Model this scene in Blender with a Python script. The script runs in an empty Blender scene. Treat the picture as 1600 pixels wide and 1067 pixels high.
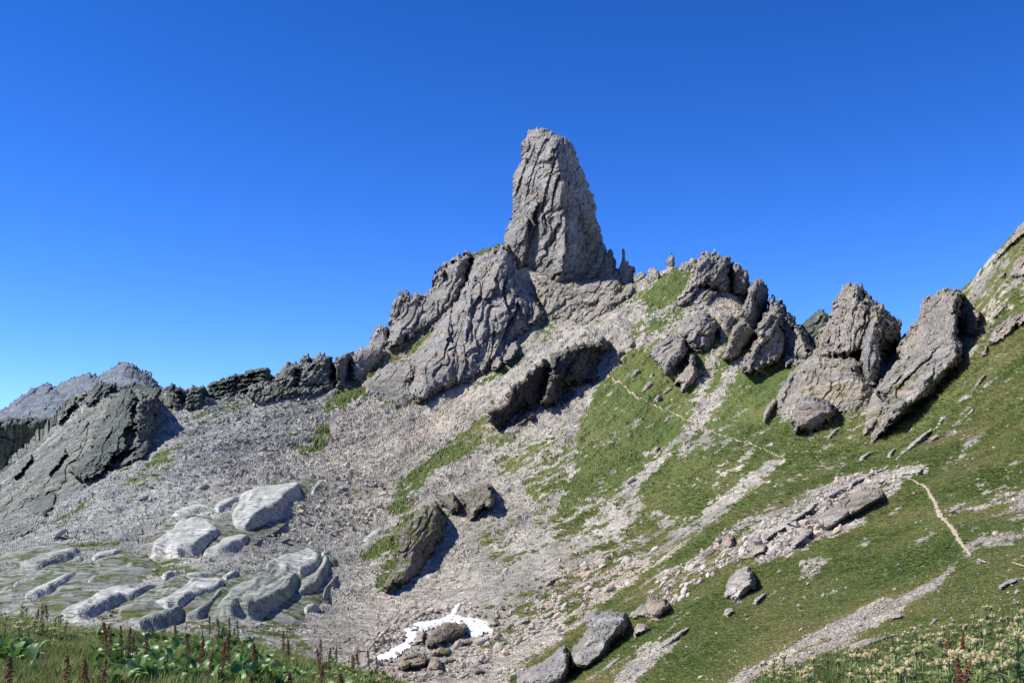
import bpy, math, random
import numpy as np
from mathutils import Vector, Matrix

# ------------------------------------------------------------------ camera, world, sun
SC = bpy.context.scene
COL = SC.collection
R = math.radians
FPX, HOR = 1715.0, 800.0          # focal length and horizon row, in pixels of the 1600 px wide photograph
cam_d = bpy.data.cameras.new('camera'); cam = bpy.data.objects.new('camera', cam_d); COL.objects.link(cam)
cam.location = (0, 0, 0); cam.rotation_euler = (R(90), 0, 0)
cam_d.sensor_width = 36.0; cam_d.lens = 36.0 * FPX / 1600.0; cam_d.shift_y = (HOR - 533.5) / 1600.0
cam_d.clip_start = 0.3; cam_d.clip_end = 20000
SC.camera = cam

SUN_AZ, SUN_EL = -101.0, 47.0      # azimuth measured from +Y towards +X
world = bpy.data.worlds.new('World'); SC.world = world; world.use_nodes = True
wn, wl = world.node_tree.nodes, world.node_tree.links
wn.clear()
wo = wn.new('ShaderNodeOutputWorld'); wb = wn.new('ShaderNodeBackground'); sky = wn.new('ShaderNodeTexSky')
sky.sky_type = 'NISHITA'; sky.sun_disc = False
sky.sun_elevation = R(SUN_EL); sky.sun_rotation = R(SUN_AZ)
sky.altitude = 2500; sky.air_density = 1.0; sky.dust_density = 0.15; sky.ozone_density = 2.0
hs = wn.new('ShaderNodeHueSaturation'); hs.inputs['Saturation'].default_value = 1.08; hs.inputs['Value'].default_value = 1.0
gm = wn.new('ShaderNodeGamma'); gm.inputs['Gamma'].default_value = 1.5
wl.new(sky.outputs[0], gm.inputs[0]); wl.new(gm.outputs[0], hs.inputs['Color'])
spx = wn.new('ShaderNodeSeparateColor'); cbx = wn.new('ShaderNodeCombineColor'); wl.new(hs.outputs[0], spx.inputs[0])
def _wm(op, a, b):
    x = wn.new('ShaderNodeMath'); x.operation = op
    for k_, v_ in enumerate((a, b)):
        if isinstance(v_, (int, float)): x.inputs[k_].default_value = v_
        else: wl.new(v_, x.inputs[k_])
    return x.outputs[0]
for ch, a_, b_ in ((0, 0.91, 0.058), (1, 0.83, 0.040), (2, 1.06, 0.0)):          # the deep blue of thin high altitude air
    wl.new(_wm('MAXIMUM', _wm('SUBTRACT', _wm('MULTIPLY', spx.outputs[ch], a_), _wm('MULTIPLY', spx.outputs[2], b_)), 0.0), cbx.inputs[ch])
wl.new(cbx.outputs[0], wb.inputs[0]); wl.new(wb.outputs[0], wo.inputs[0]); wb.inputs[1].default_value = 0.0725

sun_d = bpy.data.lights.new('sun', 'SUN'); sun = bpy.data.objects.new('sun', sun_d); COL.objects.link(sun)
sun_d.energy = 5.0; sun_d.angle = R(0.53); sun_d.color = (1.0, 0.965, 0.87)
sd = Vector((math.sin(R(SUN_AZ)) * math.cos(R(SUN_EL)), math.cos(R(SUN_AZ)) * math.cos(R(SUN_EL)), math.sin(R(SUN_EL))))
sun.rotation_euler = sd.to_track_quat('Z', 'Y').to_euler()
SC.view_settings.view_transform = 'Standard'; SC.view_settings.look = 'None'
SC.view_settings.exposure = 0.5; SC.view_settings.gamma = 1.0; SC.view_settings.use_curve_mapping = False
SC.cycles.max_bounces = 4; SC.cycles.diffuse_bounces = 2

# ------------------------------------------------------------------ numpy noise
rng = np.random.default_rng(7)

def _hash(ix, iy, iz, seed):
    h = (ix.astype(np.int64) * 374761393 + iy.astype(np.int64) * 668265263 + iz.astype(np.int64) * 2147483647 + seed * 974634777) & 0xFFFFFFFF
    h = ((h ^ (h >> 13)) * 1274126177) & 0xFFFFFFFF
    h = (h ^ (h >> 16)) & 0xFFFFFFFF
    h = (h * 2246822519) & 0xFFFFFFFF
    return (h ^ (h >> 15)) & 0xFFFFFFFF

def rnd(ix, iy, iz, seed):
    return _hash(ix, iy, iz, seed) / 4294967295.0

def vnoise2(x, y, seed=0):
    ix, iy = np.floor(x), np.floor(y); fx, fy = x - ix, y - iy
    ix = ix.astype(np.int64); iy = iy.astype(np.int64); z = np.zeros_like(ix)
    ux = fx * fx * fx * (fx * (fx * 6 - 15) + 10); uy = fy * fy * fy * (fy * (fy * 6 - 15) + 10)
    def g(dx, dy):
        a = rnd(ix + dx, iy + dy, z, seed) * 2 * np.pi
        return np.cos(a) * (fx - dx) + np.sin(a) * (fy - dy)
    return ((g(0, 0) * (1 - ux) + g(1, 0) * ux) * (1 - uy) + (g(0, 1) * (1 - ux) + g(1, 1) * ux) * uy) * 1.5

def fbm2(x, y, oct=5, seed=0, gain=0.5, lac=2.03):
    s = np.zeros_like(x); a = 1.0; f = 1.0
    for o in range(oct):
        s += a * vnoise2(x * f + o * 17.3, y * f - o * 9.1, seed + o); a *= gain; f *= lac
    return s

def worley2(x, y, seed=0):
    """nearest and second distance, id hash a/b/c of the nearest cell and offset from its centre"""
    ix, iy = np.floor(x).astype(np.int64), np.floor(y).astype(np.int64); z = np.zeros_like(ix)
    d1 = np.full(x.shape, 9e9); d2 = d1.copy(); bx = d1.copy(); by = d1.copy()
    ci = np.zeros_like(ix); cj = np.zeros_like(ix)
    for dx in (-1, 0, 1):
        for dy in (-1, 0, 1):
            cx, cy = ix + dx, iy + dy
            px = cx + rnd(cx, cy, z, seed); py = cy + rnd(cx, cy, z + 1, seed)
            vx, vy = x - px, y - py; d = vx * vx + vy * vy
            m = d < d1
            d2 = np.where(m, d1, np.minimum(d2, d))
            d1 = np.where(m, d, d1); bx = np.where(m, vx, bx); by = np.where(m, vy, by)
            ci = np.where(m, cx, ci); cj = np.where(m, cy, cj)
    return np.sqrt(d1), np.sqrt(d2), ci, cj, bx, by

def facets(x, y, seed, gb=0.6, ga=0.25, off=0.5):
    """piecewise planar relief: x runs across the strata, y along them; unit cells"""
    d1, d2, ci, cj, vx, vy = worley2(x, y, seed); z = np.zeros_like(ci)
    r0 = rnd(ci, cj, z + 2, seed) - 0.5; r1 = rnd(ci, cj, z + 3, seed) - 0.35; r2 = rnd(ci, cj, z + 4, seed) - 0.5
    return off * r0 + gb * 2 * r1 * vx + ga * 2 * r2 * vy, d2 - d1

def smooth(a, b, x):
    t = np.clip((x - a) / (b - a), 0, 1); return t * t * (3 - 2 * t)

# ------------------------------------------------------------------ the lie of the land: (column, row) seen at distance Y
CTRL=[(-300,1010,150),(-300,960,200),(-300,900,270),(-300,860,400),(-300,820,600),(-300,800,750),(-300,840,1000),
(0,1015,150),(0,965,190),(0,905,240),(0,865,310),(0,840,400),(0,800,510),(0,752,640),(0,800,900),
(150,1005,160),(150,945,200),(150,875,260),(150,815,350),(150,765,440),(150,720,530),(150,660,620),(150,618,700),(150,680,900),
(270,800,370),(270,700,520),(270,645,640),(270,610,720),(270,660,900),(270,920,225),(270,990,170),
(400,995,185),(400,930,230),(400,860,300),(400,800,380),(400,740,470),(400,680,580),(400,620,700),(400,592,760),(400,640,950),
(540,1020,185),(540,950,250),(540,880,330),(540,800,440),(540,740,520),(540,660,640),(540,600,740),(540,562,820),(540,610,1000),
(640,1040,165),(640,1000,195),(640,900,310),(640,830,400),(640,740,520),(640,660,650),(640,620,720),(640,550,830),(640,492,930),(640,540,1100),
(760,1065,145),(760,985,205),(760,930,260),(760,850,350),(760,760,470),(760,680,590),(760,600,720),(760,540,820),(760,460,900),(760,402,980),(760,450,1150),
(880,1060,125),(880,990,165),(880,930,220),(880,850,320),(880,760,430),(880,680,550),(880,600,660),(880,530,760),(880,480,850),(880,430,970),(880,412,1010),(880,470,1180),
(1000,1060,100),(1000,980,130),(1000,910,185),(1000,850,290),(1000,780,370),(1000,700,470),(1000,620,590),(1000,540,720),(1000,470,850),(1000,436,940),(1000,490,1100),
(1100,1060,85),(1100,960,115),(1100,880,165),(1100,830,215),(1100,760,320),(1100,680,450),(1100,600,580),(1100,520,700),(1100,450,820),(1100,412,900),(1100,460,1050),
(1200,1050,75),(1200,950,105),(1200,850,155),(1200,780,220),(1200,720,320),(1200,660,430),(1200,590,560),(1200,530,680),(1200,500,760),(1200,550,950),
(1300,1030,68),(1300,930,98),(1300,830,145),(1300,760,200),(1300,720,280),(1300,670,380),(1300,600,500),(1300,546,600),(1300,590,800),
(1400,1010,62),(1400,900,95),(1400,800,145),(1400,740,200),(1400,690,290),(1400,640,370),(1400,580,470),(1400,548,560),(1400,590,750),
(1500,980,60),(1500,860,95),(1500,760,145),(1500,680,210),(1500,610,290),(1500,560,350),(1500,505,420),(1500,462,500),(1500,510,650),
(1600,960,55),(1600,860,85),(1600,760,130),(1600,650,190),(1600,550,270),(1600,450,360),(1600,356,460),(1600,400,600),
(1900,900,50),(1900,700,90),(1900,500,160),(1900,300,300),(1900,130,420),(1900,180,600),
(-300,1150,80),(0,1150,85),(300,1150,85),(600,1150,90),(800,1150,85),(-300,1350,45),(300,1350,45),(700,1330,45),(1000,1250,45),(1300,1120,45),(1600,1000,45),
(-300,900,2500),(0,900,2500),(300,850,2500),(700,800,2500),(1000,800,2500),(1300,800,2500),(1600,700,2500),(1900,600,2500),
]

_C = np.array(CTRL, float)
def _feat(px, Y): return np.stack([px / 200.0, np.log(Y) * 3.0], -1)
def _K(a, b):
    d2 = ((a[:, None] - b[None]) ** 2).sum(-1); return np.where(d2 > 0, d2 * 0.5 * np.log(d2 + 1e-12), 0)
_P = _feat(_C[:, 0], _C[:, 2]); _n = len(_P)
_A = np.zeros((_n + 3, _n + 3)); _A[:_n, :_n] = _K(_P, _P) + 0.03 * np.eye(_n); _A[:_n, _n] = 1; _A[:_n, _n + 1:] = _P; _A[_n:, :_n] = _A[:_n, _n:].T
_W = np.linalg.solve(_A, np.concatenate([_C[:, 1], [0, 0, 0]]))
# table of rows over (column, log distance)
TX = np.arange(-400, 2001, 12.0); TV = np.linspace(math.log(45), math.log(2500), 420)
_g = _feat(np.repeat(TX, len(TV)), np.exp(np.tile(TV, len(TX))))
TAB = np.concatenate([_K(_g[i:i + 4000], _P) @ _W[:_n] + _W[_n] + _g[i:i + 4000] @ _W[_n + 1:] for i in range(0, len(_g), 4000)]).reshape(len(TX), len(TV))

def row_at(px, Y):
    u = np.clip((px - TX[0]) / 12.0, 0, len(TX) - 1.001); v = np.clip((np.log(Y) - TV[0]) / (TV[1] - TV[0]), 0, len(TV) - 1.001)
    i = u.astype(int); j = v.astype(int); a = u - i; b = v - j
    return (TAB[i, j] * (1 - a) + TAB[i + 1, j] * a) * (1 - b) + (TAB[i, j + 1] * (1 - a) + TAB[i + 1, j + 1] * a) * b

def rough(x, Y):
    """extra height of the ground (m): gullies down the fall line and lumps, calmer close by"""
    a = -0.45 * x - 0.89 * Y; b = 0.89 * x - 0.45 * Y
    k = np.clip(Y / 500.0, 0.12, 1.2)
    h = k * (3.2 * fbm2(b / 46, a / 170, 4, 3) + 1.5 * fbm2(b / 11, a / 30, 4, 11) + 0.5 * fbm2(x / 3.1, Y / 3.6, 3, 21))
    return h

def ground_z(x, Y):
    px = 800 + x / Y * FPX
    return (HOR - row_at(px, Y)) / FPX * Y + rough(x, Y)

# first distance seen at each (column, row)
MX = np.arange(-300, 1901, 4.0); MY = np.arange(300, 1121, 2.0)
YMAP = np.zeros((len(MX), len(MY))); SKYROW = np.zeros(len(MX)); SKYY = np.zeros(len(MX))
_vv = np.exp(np.linspace(math.log(46), math.log(1300), 900))
for _i, _px in enumerate(MX):
    q = np.minimum.accumulate(row_at(np.full(900, _px), _vv) - rough((_px - 800) / FPX * _vv, _vv) * FPX / _vv)
    k = np.argmax(q <= q[-1] + 0.01); SKYROW[_i] = q[k]; SKYY[_i] = _vv[k]
    idx = np.searchsorted(-q, -MY)            # q falls with distance
    YMAP[_i] = _vv[np.minimum(idx, k)]
def _blur(a, n, ax):
    ker = np.exp(-0.5 * (np.arange(-2 * n, 2 * n + 1) / n) ** 2); ker /= ker.sum()
    p = np.pad(a, [(2 * n, 2 * n) if i == ax else (0, 0) for i in range(a.ndim)], mode='edge')
    return np.apply_along_axis(lambda v: np.convolve(v, ker, 'valid'), ax, p)
YSM = _blur(_blur(YMAP, 3, 1), 2, 0)
def _bil(T, px, py):
    u = np.clip((px - MX[0]) / 4.0, 0, len(MX) - 1.001); v = np.clip((py - MY[0]) / 2.0, 0, len(MY) - 1.001)
    i = u.astype(int); j = v.astype(int); a = u - i; b = v - j
    return (T[i, j] * (1 - a) + T[i + 1, j] * a) * (1 - b) + (T[i, j + 1] * (1 - a) + T[i + 1, j + 1] * a) * b
def Yat(px, py, sm=True): return _bil(YSM if sm else YMAP, np.asarray(px, float), np.asarray(py, float))
def world_pt(px, py, Y): return np.stack([(px - 800) / FPX * Y, Y, (HOR - py) / FPX * Y], -1)

# ------------------------------------------------------------------ object helpers
def mesh_np(name, V, F, mat=None, smooth_=False):
    V = np.asarray(V, np.float32); F = np.asarray(F, np.int32)
    me = bpy.data.meshes.new(name); k = F.shape[1]
    me.vertices.add(len(V)); me.vertices.foreach_set('co', V.ravel())
    me.loops.add(F.size); me.loops.foreach_set('vertex_index', F.ravel())
    me.polygons.add(len(F)); me.polygons.foreach_set('loop_start', np.arange(0, F.size, k, dtype=np.int32))
    me.polygons.foreach_set('loop_total', np.full(len(F), k, np.int32))
    me.polygons.foreach_set('use_smooth', np.full(len(F), smooth_, bool))
    me.update(calc_edges=True)
    if mat: me.materials.append(mat)
    return me

def link(name, me, parent=None):
    o = bpy.data.objects.new(name, me); COL.objects.link(o)
    if parent: o.parent = parent
    return o

def tag(o, label=None, cat=None, group=None, kind=None):
    if label: o['label'] = label
    if cat: o['category'] = cat
    if group: o['group'] = group
    if kind: o['kind'] = kind
    return o

def attr(me, name, vals, typ='FLOAT'):
    a = me.attributes.new(name, typ, 'POINT')
    a.data.foreach_set('value' if typ in ('FLOAT', 'INT') else ('vector' if typ == 'FLOAT_VECTOR' else 'color'), np.asarray(vals, np.int32 if typ == 'INT' else np.float32).ravel())

# ------------------------------------------------------------------ materials
class NT:
    def __init__(s, name):
        s.m = bpy.data.materials.new(name); s.m.use_nodes = True; s.t = s.m.node_tree; s.t.nodes.clear()
        s.out = s.n('ShaderNodeOutputMaterial'); s.b = s.n('ShaderNodeBsdfPrincipled'); s.l(s.b.outputs[0], s.out.inputs[0])
        s.b.inputs['Roughness'].default_value = 0.9; s.b.inputs['Specular IOR Level'].default_value = 0.15
        s.co = s.n('ShaderNodeTexCoord').outputs['Object']
        s.geo = s.n('ShaderNodeNewGeometry')
    def n(s, t): return s.t.nodes.new(t)
    def l(s, a, b): s.t.links.new(a, b)
    def mp(s, sc=(1, 1, 1), rot=(0, 0, 0), src=None):
        m = s.n('ShaderNodeMapping'); m.inputs['Scale'].default_value = sc; m.inputs['Rotation'].default_value = rot
        s.l(src or s.co, m.inputs[0]); return m.outputs[0]
    def noise(s, scale, detail=4, rough=0.55, src=None, dist=0.0):
        x = s.n('ShaderNodeTexNoise'); x.inputs['Scale'].default_value = scale; x.inputs['Detail'].default_value = detail
        x.inputs['Roughness'].default_value = rough; x.inputs['Distortion'].default_value = dist
        s.l(src or s.co, x.inputs['Vector']); return x.outputs['Fac']
    def vor(s, scale, feat='F1', src=None, out='Distance'):
        x = s.n('ShaderNodeTexVoronoi'); x.feature = feat; x.inputs['Scale'].default_value = scale
        s.l(src or s.co, x.inputs['Vector']); return x.outputs[out]
    def math(s, op, a, b=0.0, clamp=False):
        x = s.n('ShaderNodeMath'); x.operation = op; x.use_clamp = clamp
        for i, v in enumerate((a, b)):
            if isinstance(v, (int, float)): x.inputs[i].default_value = v
            else: s.l(v, x.inputs[i])
        return x.outputs[0]
    def ss(s, v, a, b):
        x = s.n('ShaderNodeMapRange'); x.interpolation_type = 'SMOOTHSTEP'; s.l(v, x.inputs[0])
        x.inputs[1].default_value = a; x.inputs[2].default_value = b; return x.outputs[0]
    def rng(s, v, a, b, c, d):
        x = s.n('ShaderNodeMapRange'); s.l(v, x.inputs[0])
        for i, q in enumerate((a, b, c, d)): x.inputs[i + 1].default_value = q
        return x.outputs[0]
    def mix(s, f, a, b, mode='MIX'):
        x = s.n('ShaderNodeMix'); x.data_type = 'RGBA'; x.blend_type = mode
        for sock, v in ((x.inputs[0], f), (x.inputs[6], a), (x.inputs[7], b)):
            if isinstance(v, (int, float)): sock.default_value = v
            elif isinstance(v, tuple): sock.default_value = (*v, 1)
            else: s.l(v, sock)
        return x.outputs[2]
    def val(s, c, v):
        x = s.n('ShaderNodeHueSaturation'); s.l(c, x.inputs['Color']); s.l(v, x.inputs['Value']); return x.outputs[0]
    def ramp(s, f, stops):
        x = s.n('ShaderNodeValToRGB'); e = x.color_ramp.elements
        while len(e) < len(stops): e.new(0.5)
        for q, (p, c) in zip(e, stops): q.position = p; q.color = (*c, 1)
        s.l(f, x.inputs[0]); return x.outputs[0]
    def at(s, name, typ='GEOMETRY', out='Fac'):
        x = s.n('ShaderNodeAttribute'); x.attribute_name = name; x.attribute_type = typ; return x.outputs[out]
    def up(s):
        x = s.n('ShaderNodeSeparateXYZ'); s.l(s.geo.outputs['Normal'], x.inputs[0]); return x.outputs[2]
    def bump(s, h, strength, dist):
        x = s.n('ShaderNodeBump'); x.inputs['Strength'].default_value = strength; x.inputs['Distance'].default_value = dist
        s.l(h, x.inputs['Height']); s.l(x.outputs[0], s.b.inputs['Normal'])
    def done(s, c): s.l(c, s.b.inputs['Base Color']); return s.m

GRASS = [(0.30, (0.040, 0.065, 0.016)), (0.45, (0.075, 0.103, 0.026)), (0.55, (0.110, 0.128, 0.037)), (0.67, (0.165, 0.142, 0.060))]

def rock_mat(name, base, dark, warm, dip=60, scale=1.0, moss=0.0, lichen=None, warm_amt=0.5, bump=1.0, moss_col=None, streak=0.62, crack=0.62):
    s = NT(name); k = scale
    v = s.mp((1 * k, 1 * k, 1 * k), (0, R(dip), 0)); st = s.mp((0.22 * k, 0.6 * k, 1.0 * k), (0, R(dip), 0))
    n1 = s.noise(0.05, 5, 0.6, v); n2 = s.noise(0.35, 6, 0.65, st); n3 = s.noise(2.2, 5, 0.7, v)
    c = s.mix(s.ss(n1, 0.35, 0.68), base, dark)
    c = s.mix(s.math('MULTIPLY', s.ss(s.noise(0.09, 6, 0.62, st), 0.52, 0.70), warm_amt), c, warm)
    if lichen: c = s.mix(s.math('MULTIPLY', s.ss(s.noise(0.16, 6, 0.7, v), 0.45, 0.62), 0.75), c, lichen)
    c = s.val(c, s.rng(n2, 0.25, 0.75, 0.62, 1.35))
    c = s.val(c, s.rng(n3, 0.25, 0.75, 0.72, 1.25))
    fine = s.mp((0.10 * k, 0.35 * k, 1.3 * k), (0, R(dip), 0)); c = s.val(c, s.rng(s.noise(0.55, 5, 0.62, fine, 0.6), 0.32, 0.66, streak, 1.22))
    cr = s.vor(0.42, 'DISTANCE_TO_EDGE', st)
    c = s.val(c, s.rng(cr, 0.0, 0.05, crack, 1.0))
    if moss:
        g = s.math('MULTIPLY', s.ss(s.up(), 0.42, 0.68), s.ss(s.math('ADD', s.noise(0.11 * k, 6, 0.7), moss - 0.5), 0.46, 0.56))
        gc = s.ramp(s.noise(0.3, 5, 0.65), moss_col or GRASS)
        c = s.mix(g, c, gc)
    h = s.math('ADD', s.math('MULTIPLY', n2, 1.6), s.math('MULTIPLY', n3, 0.5))
    h = s.math('ADD', h, s.math('MULTIPLY', s.ss(cr, 0, 0.10), 0.35))
    s.bump(h, 0.9, 1.1 * bump / k)
    return s.done(c)

M = {}
M['lime'] = rock_mat('grey_limestone', (0.345, 0.325, 0.290), (0.195, 0.185, 0.17), (0.38, 0.27, 0.17), 62, 1.0, 0.36, None, 0.6)
M['lime_r'] = rock_mat('warm_limestone', (0.395, 0.352, 0.293), (0.24, 0.218, 0.19), (0.46, 0.32, 0.20), 55, 1.0, 0.44, None, 0.6)
M['pale'] = rock_mat('pale_limestone', (0.46, 0.42, 0.36), (0.31, 0.28, 0.24), (0.50, 0.38, 0.27), 35, 2.5, 0.42, None, 0.4)
M['slab'] = rock_mat('glacier_polished_gneiss', (0.58, 0.565, 0.505), (0.42, 0.42, 0.385), (0.48, 0.36, 0.29), 32, 1.6, 0.30, (0.47, 0.50, 0.40), 0.35, 1.0, None, 0.72, 0.32)
M['slab_g'] = rock_mat('lichen_green_gneiss', (0.43, 0.44, 0.38), (0.27, 0.28, 0.25), (0.34, 0.30, 0.22), 32, 1.6, 0.34, (0.29, 0.34, 0.25), 0.3)
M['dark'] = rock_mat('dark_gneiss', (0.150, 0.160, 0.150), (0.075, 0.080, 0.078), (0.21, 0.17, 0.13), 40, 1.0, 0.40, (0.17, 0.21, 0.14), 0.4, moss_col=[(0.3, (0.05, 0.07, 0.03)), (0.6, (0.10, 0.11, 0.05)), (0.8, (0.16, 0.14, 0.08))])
M['hill'] = rock_mat('lichened_gneiss_hillside', (0.245, 0.243, 0.22), (0.11, 0.115, 0.11), (0.25, 0.21, 0.17), 42, 0.9, 0.42, (0.30, 0.33, 0.24), 0.3, 1.3, moss_col=[(0.3, (0.06, 0.08, 0.03)), (0.6, (0.12, 0.14, 0.06)), (0.8, (0.18, 0.17, 0.10))])
M['grey'] = rock_mat('light_grey_boulder', (0.36, 0.34, 0.30), (0.24, 0.225, 0.20), (0.44, 0.34, 0.25), 50, 2.2, 0.35, None, 0.35)
M['lime_shade'] = rock_mat('shade_darkened_limestone', (0.20, 0.178, 0.15), (0.10, 0.09, 0.078), (0.26, 0.20, 0.14), 62, 1.0, 0.42, None, 0.35)  # brownish limestone, colour darkened to deepen the shade on the middle cliff band
M['far'] = rock_mat('far_haze_tinted_rock', (0.20, 0.22, 0.26), (0.13, 0.15, 0.19), (0.23, 0.21, 0.19), 35, 0.5, 0.0, (0.20, 0.235, 0.20), 0.3)  # distance haze put into the rock colour as a blue tint
M['turfcap'] = rock_mat('turf_on_rock', (0.12, 0.13, 0.06), (0.10, 0.10, 0.06), (0.16, 0.14, 0.08), 50, 1.5, 0.85, None, 0.3)

# ------------------------------------------------------------------ ground cover plan (grass, scree, earth)
def inside(poly, X, Y):
    c = np.zeros(X.shape, bool); n = len(poly)
    for i in range(n):
        x1, y1 = poly[i]; x2, y2 = poly[(i + 1) % n]
        if y1 == y2: continue
        m = ((y1 > Y) != (y2 > Y)) & (X < (x2 - x1) * (Y - y1) / (y2 - y1) + x1); c ^= m
    return c
def segdist(poly, X, Y, closed=True):
    d = np.full(X.shape, 1e9); n = len(poly)
    for i in range(n if closed else n - 1):
        x1, y1 = poly[i]; x2, y2 = poly[(i + 1) % n]; dx, dy = x2 - x1, y2 - y1; L = dx * dx + dy * dy + 1e-9
        t = np.clip(((X - x1) * dx + (Y - y1) * dy) / L, 0, 1); d = np.minimum(d, (X - x1 - t * dx) ** 2 + (Y - y1 - t * dy) ** 2)
    return np.sqrt(d)
def strokew(pts, X, Y):
    """distance to a polyline divided by its local half width; pts = (x, y, width)"""
    d = np.full(X.shape, 1e9)
    for (x1, y1, w1), (x2, y2, w2) in zip(pts[:-1], pts[1:]):
        dx, dy = x2 - x1, y2 - y1; L = dx * dx + dy * dy + 1e-9
        t = np.clip(((X - x1) * dx + (Y - y1) * dy) / L, 0, 1)
        d = np.minimum(d, np.hypot(X - x1 - t * dx, Y - y1 - t * dy) / (0.5 * (w1 + t * (w2 - w1))))
    return d
S_ = 3.5575
def Z(ox, oy, pts, s=S_): return [(ox + x / s, oy + y / s) for x, y in pts]

GX, GY = np.meshgrid(MX, MY, indexing='ij')
GRS = np.full(GX.shape, 0.10)
def paint(poly, v): GRS[inside(poly, GX, GY)] = v
def pstroke(pts, v): GRS[strokew(pts, GX, GY) < 1] = v
# slope beyond the near rib
paint([(945,588),(975,560),(1000,500),(990,480),(1030,435),(1080,400),(1180,440),(1280,560),(1420,560),(1500,440),(1600,340),(1900,150),(1900,1120),(780,1120),(800,1058),(850,1022),(930,955),(1010,895),(1080,852),(1130,812),(1060,815),(1000,830),(960,850),(880,800),(872,790),(898,740),(903,660)], 0.82)
paint([(1000,540),(960,500),(985,470),(1060,470),(1110,440),(1150,470),(1120,500),(1060,540)], 0.46)
paint([(1130,450),(1175,450),(1150,500),(1125,520),(1105,480)], 0.12)
paint([(1010,470),(1035,438),(1072,425),(1062,462),(1010,495)], 0.85)
paint([(1500,440),(1580,370),(1900,150),(1900,400),(1600,500),(1560,560),(1500,560),(1490,480)], 0.50)
paint([(1535,560),(1560,470),(1600,440),(1620,450),(1580,520)], 0.75)
paint([(1215,640),(1290,560),(1400,560),(1440,600),(1330,690),(1250,690)], 0.52)
# scree spill at the foot and mixed margin left of the meadow
paint([(895,730),(870,790),(850,840),(900,820),(960,790),(1000,760),(1010,790),(980,830),(1040,800),(1130,812),(1080,852),(1010,895),(930,955),(850,1000),(800,960),(850,900),(900,860),(830,830),(840,760)], 0.40)
paint([(860,800),(905,770),(960,760),(985,775),(930,820),(870,850)], 0.56)
paint([(935,860),(985,815),(1020,790),(1040,800),(985,850),(950,875)], 0.5)
paint([(760,670),(830,690),(900,650),(895,740),(860,790),(830,780),(800,740),(770,720)], 0.45)
paint([(825,770),(860,720),(890,715),(885,760),(850,790)], 0.55)
pstroke([(1178,545,6),(1150,570,14),(1120,620,15),(1095,655,18),(1060,690,14),(1010,735,18),(985,760,20)], 0.05)
pstroke([(1120,545,22),(1098,590,26),(1092,640,18)], 0.30)
pstroke([(1098,680,30),(1060,705,26)], 0.40)
pstroke([(1035,655,2),(985,700,3),(930,765,4)], 0.2)
pstroke([(1225,715,8),(1195,735,16),(1160,765,20),(1110,805,30)], 0.25)
pstroke([(1190,690,5),(1150,735,6),(1110,765,8)], 0.35)
pstroke([(1000,790,8),(960,830,16)], 0.3)
# strips of meadow on the left scree
paint([(500,640),(545,585),(570,545),(600,555),(655,520),(690,490),(665,535),(640,560),(640,590),(610,620),(560,628),(505,648)], 0.70)
paint([(560,630),(640,590),(650,640),(620,660),(590,690),(575,700),(600,660)], 0.38)
paint([(605,800),(600,790),(640,740),(700,690),(762,645),(765,680),(730,715),(670,745),(650,790),(625,810)], 0.78)
paint([(545,885),(600,835),(640,800),(690,785),(700,810),(650,850),(610,920),(585,920),(590,880)], 0.72)
paint([(560,930),(600,925),(640,930),(590,960)], 0.35)
paint([(755,675),(790,690),(830,680),(850,700),(800,720),(760,720)], 0.48)
paint([(770,800),(800,790),(815,830),(790,870),(765,880),(750,850)], 0.38)
paint([(465,700),(495,680),(520,690),(510,705),(470,712)], 0.6)
paint([(495,668),(512,660),(530,690),(500,690)], 0.65)
paint([(720,600),(790,570),(850,540),(860,550),(790,590),(730,610)], 0.42)
paint([(840,500),(860,450),(940,440),(1000,440),(1010,470),(960,490),(900,520),(850,540)], 0.43)
paint([(985,500),(1060,480),(1120,500),(1080,545),(1010,560),(990,540)], 0.55)
paint([(640,640),(700,620),(720,610),(690,640),(640,670)], 0.28)
# left: thin turf between stones and slabs
paint([(190,760),(250,700),(300,690),(260,740),(230,770),(200,785)], 0.40)
paint([(0,880),(130,830),(300,880),(480,980),(420,1000),(200,990),(80,970),(0,960)], 0.40)
paint([(90,945),(160,925),(150,960),(110,975)], 0.75)
paint([(180,905),(250,880),(260,895),(190,925)], 0.6)
paint([(200,870),(290,855),(290,870),(210,885)], 0.5)
paint([(380,990),(440,970),(480,1000),(500,1040),(400,1040)], 0.55)
paint([(0,1010),(500,1010),(500,1120),(0,1120)], 0.6)
paint([(400,600),(540,570),(560,550),(500,620),(450,650)], 0.43)
paint([(290,610),(400,600),(450,640),(380,670),(300,660)], 0.36)
paint([(50,835),(150,770),(215,715),(215,722),(150,775),(90,835)], 0.38)
# bottom: strips between the boulders
paint([(830,1067),(900,1010),(930,985),(950,960),(1010,900),(1010,915),(930,990),(880,1040),(850,1075)], 0.80)
paint([(740,1015),(770,990),(810,980),(830,975),(790,1010),(760,1020)], 0.6)
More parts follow.
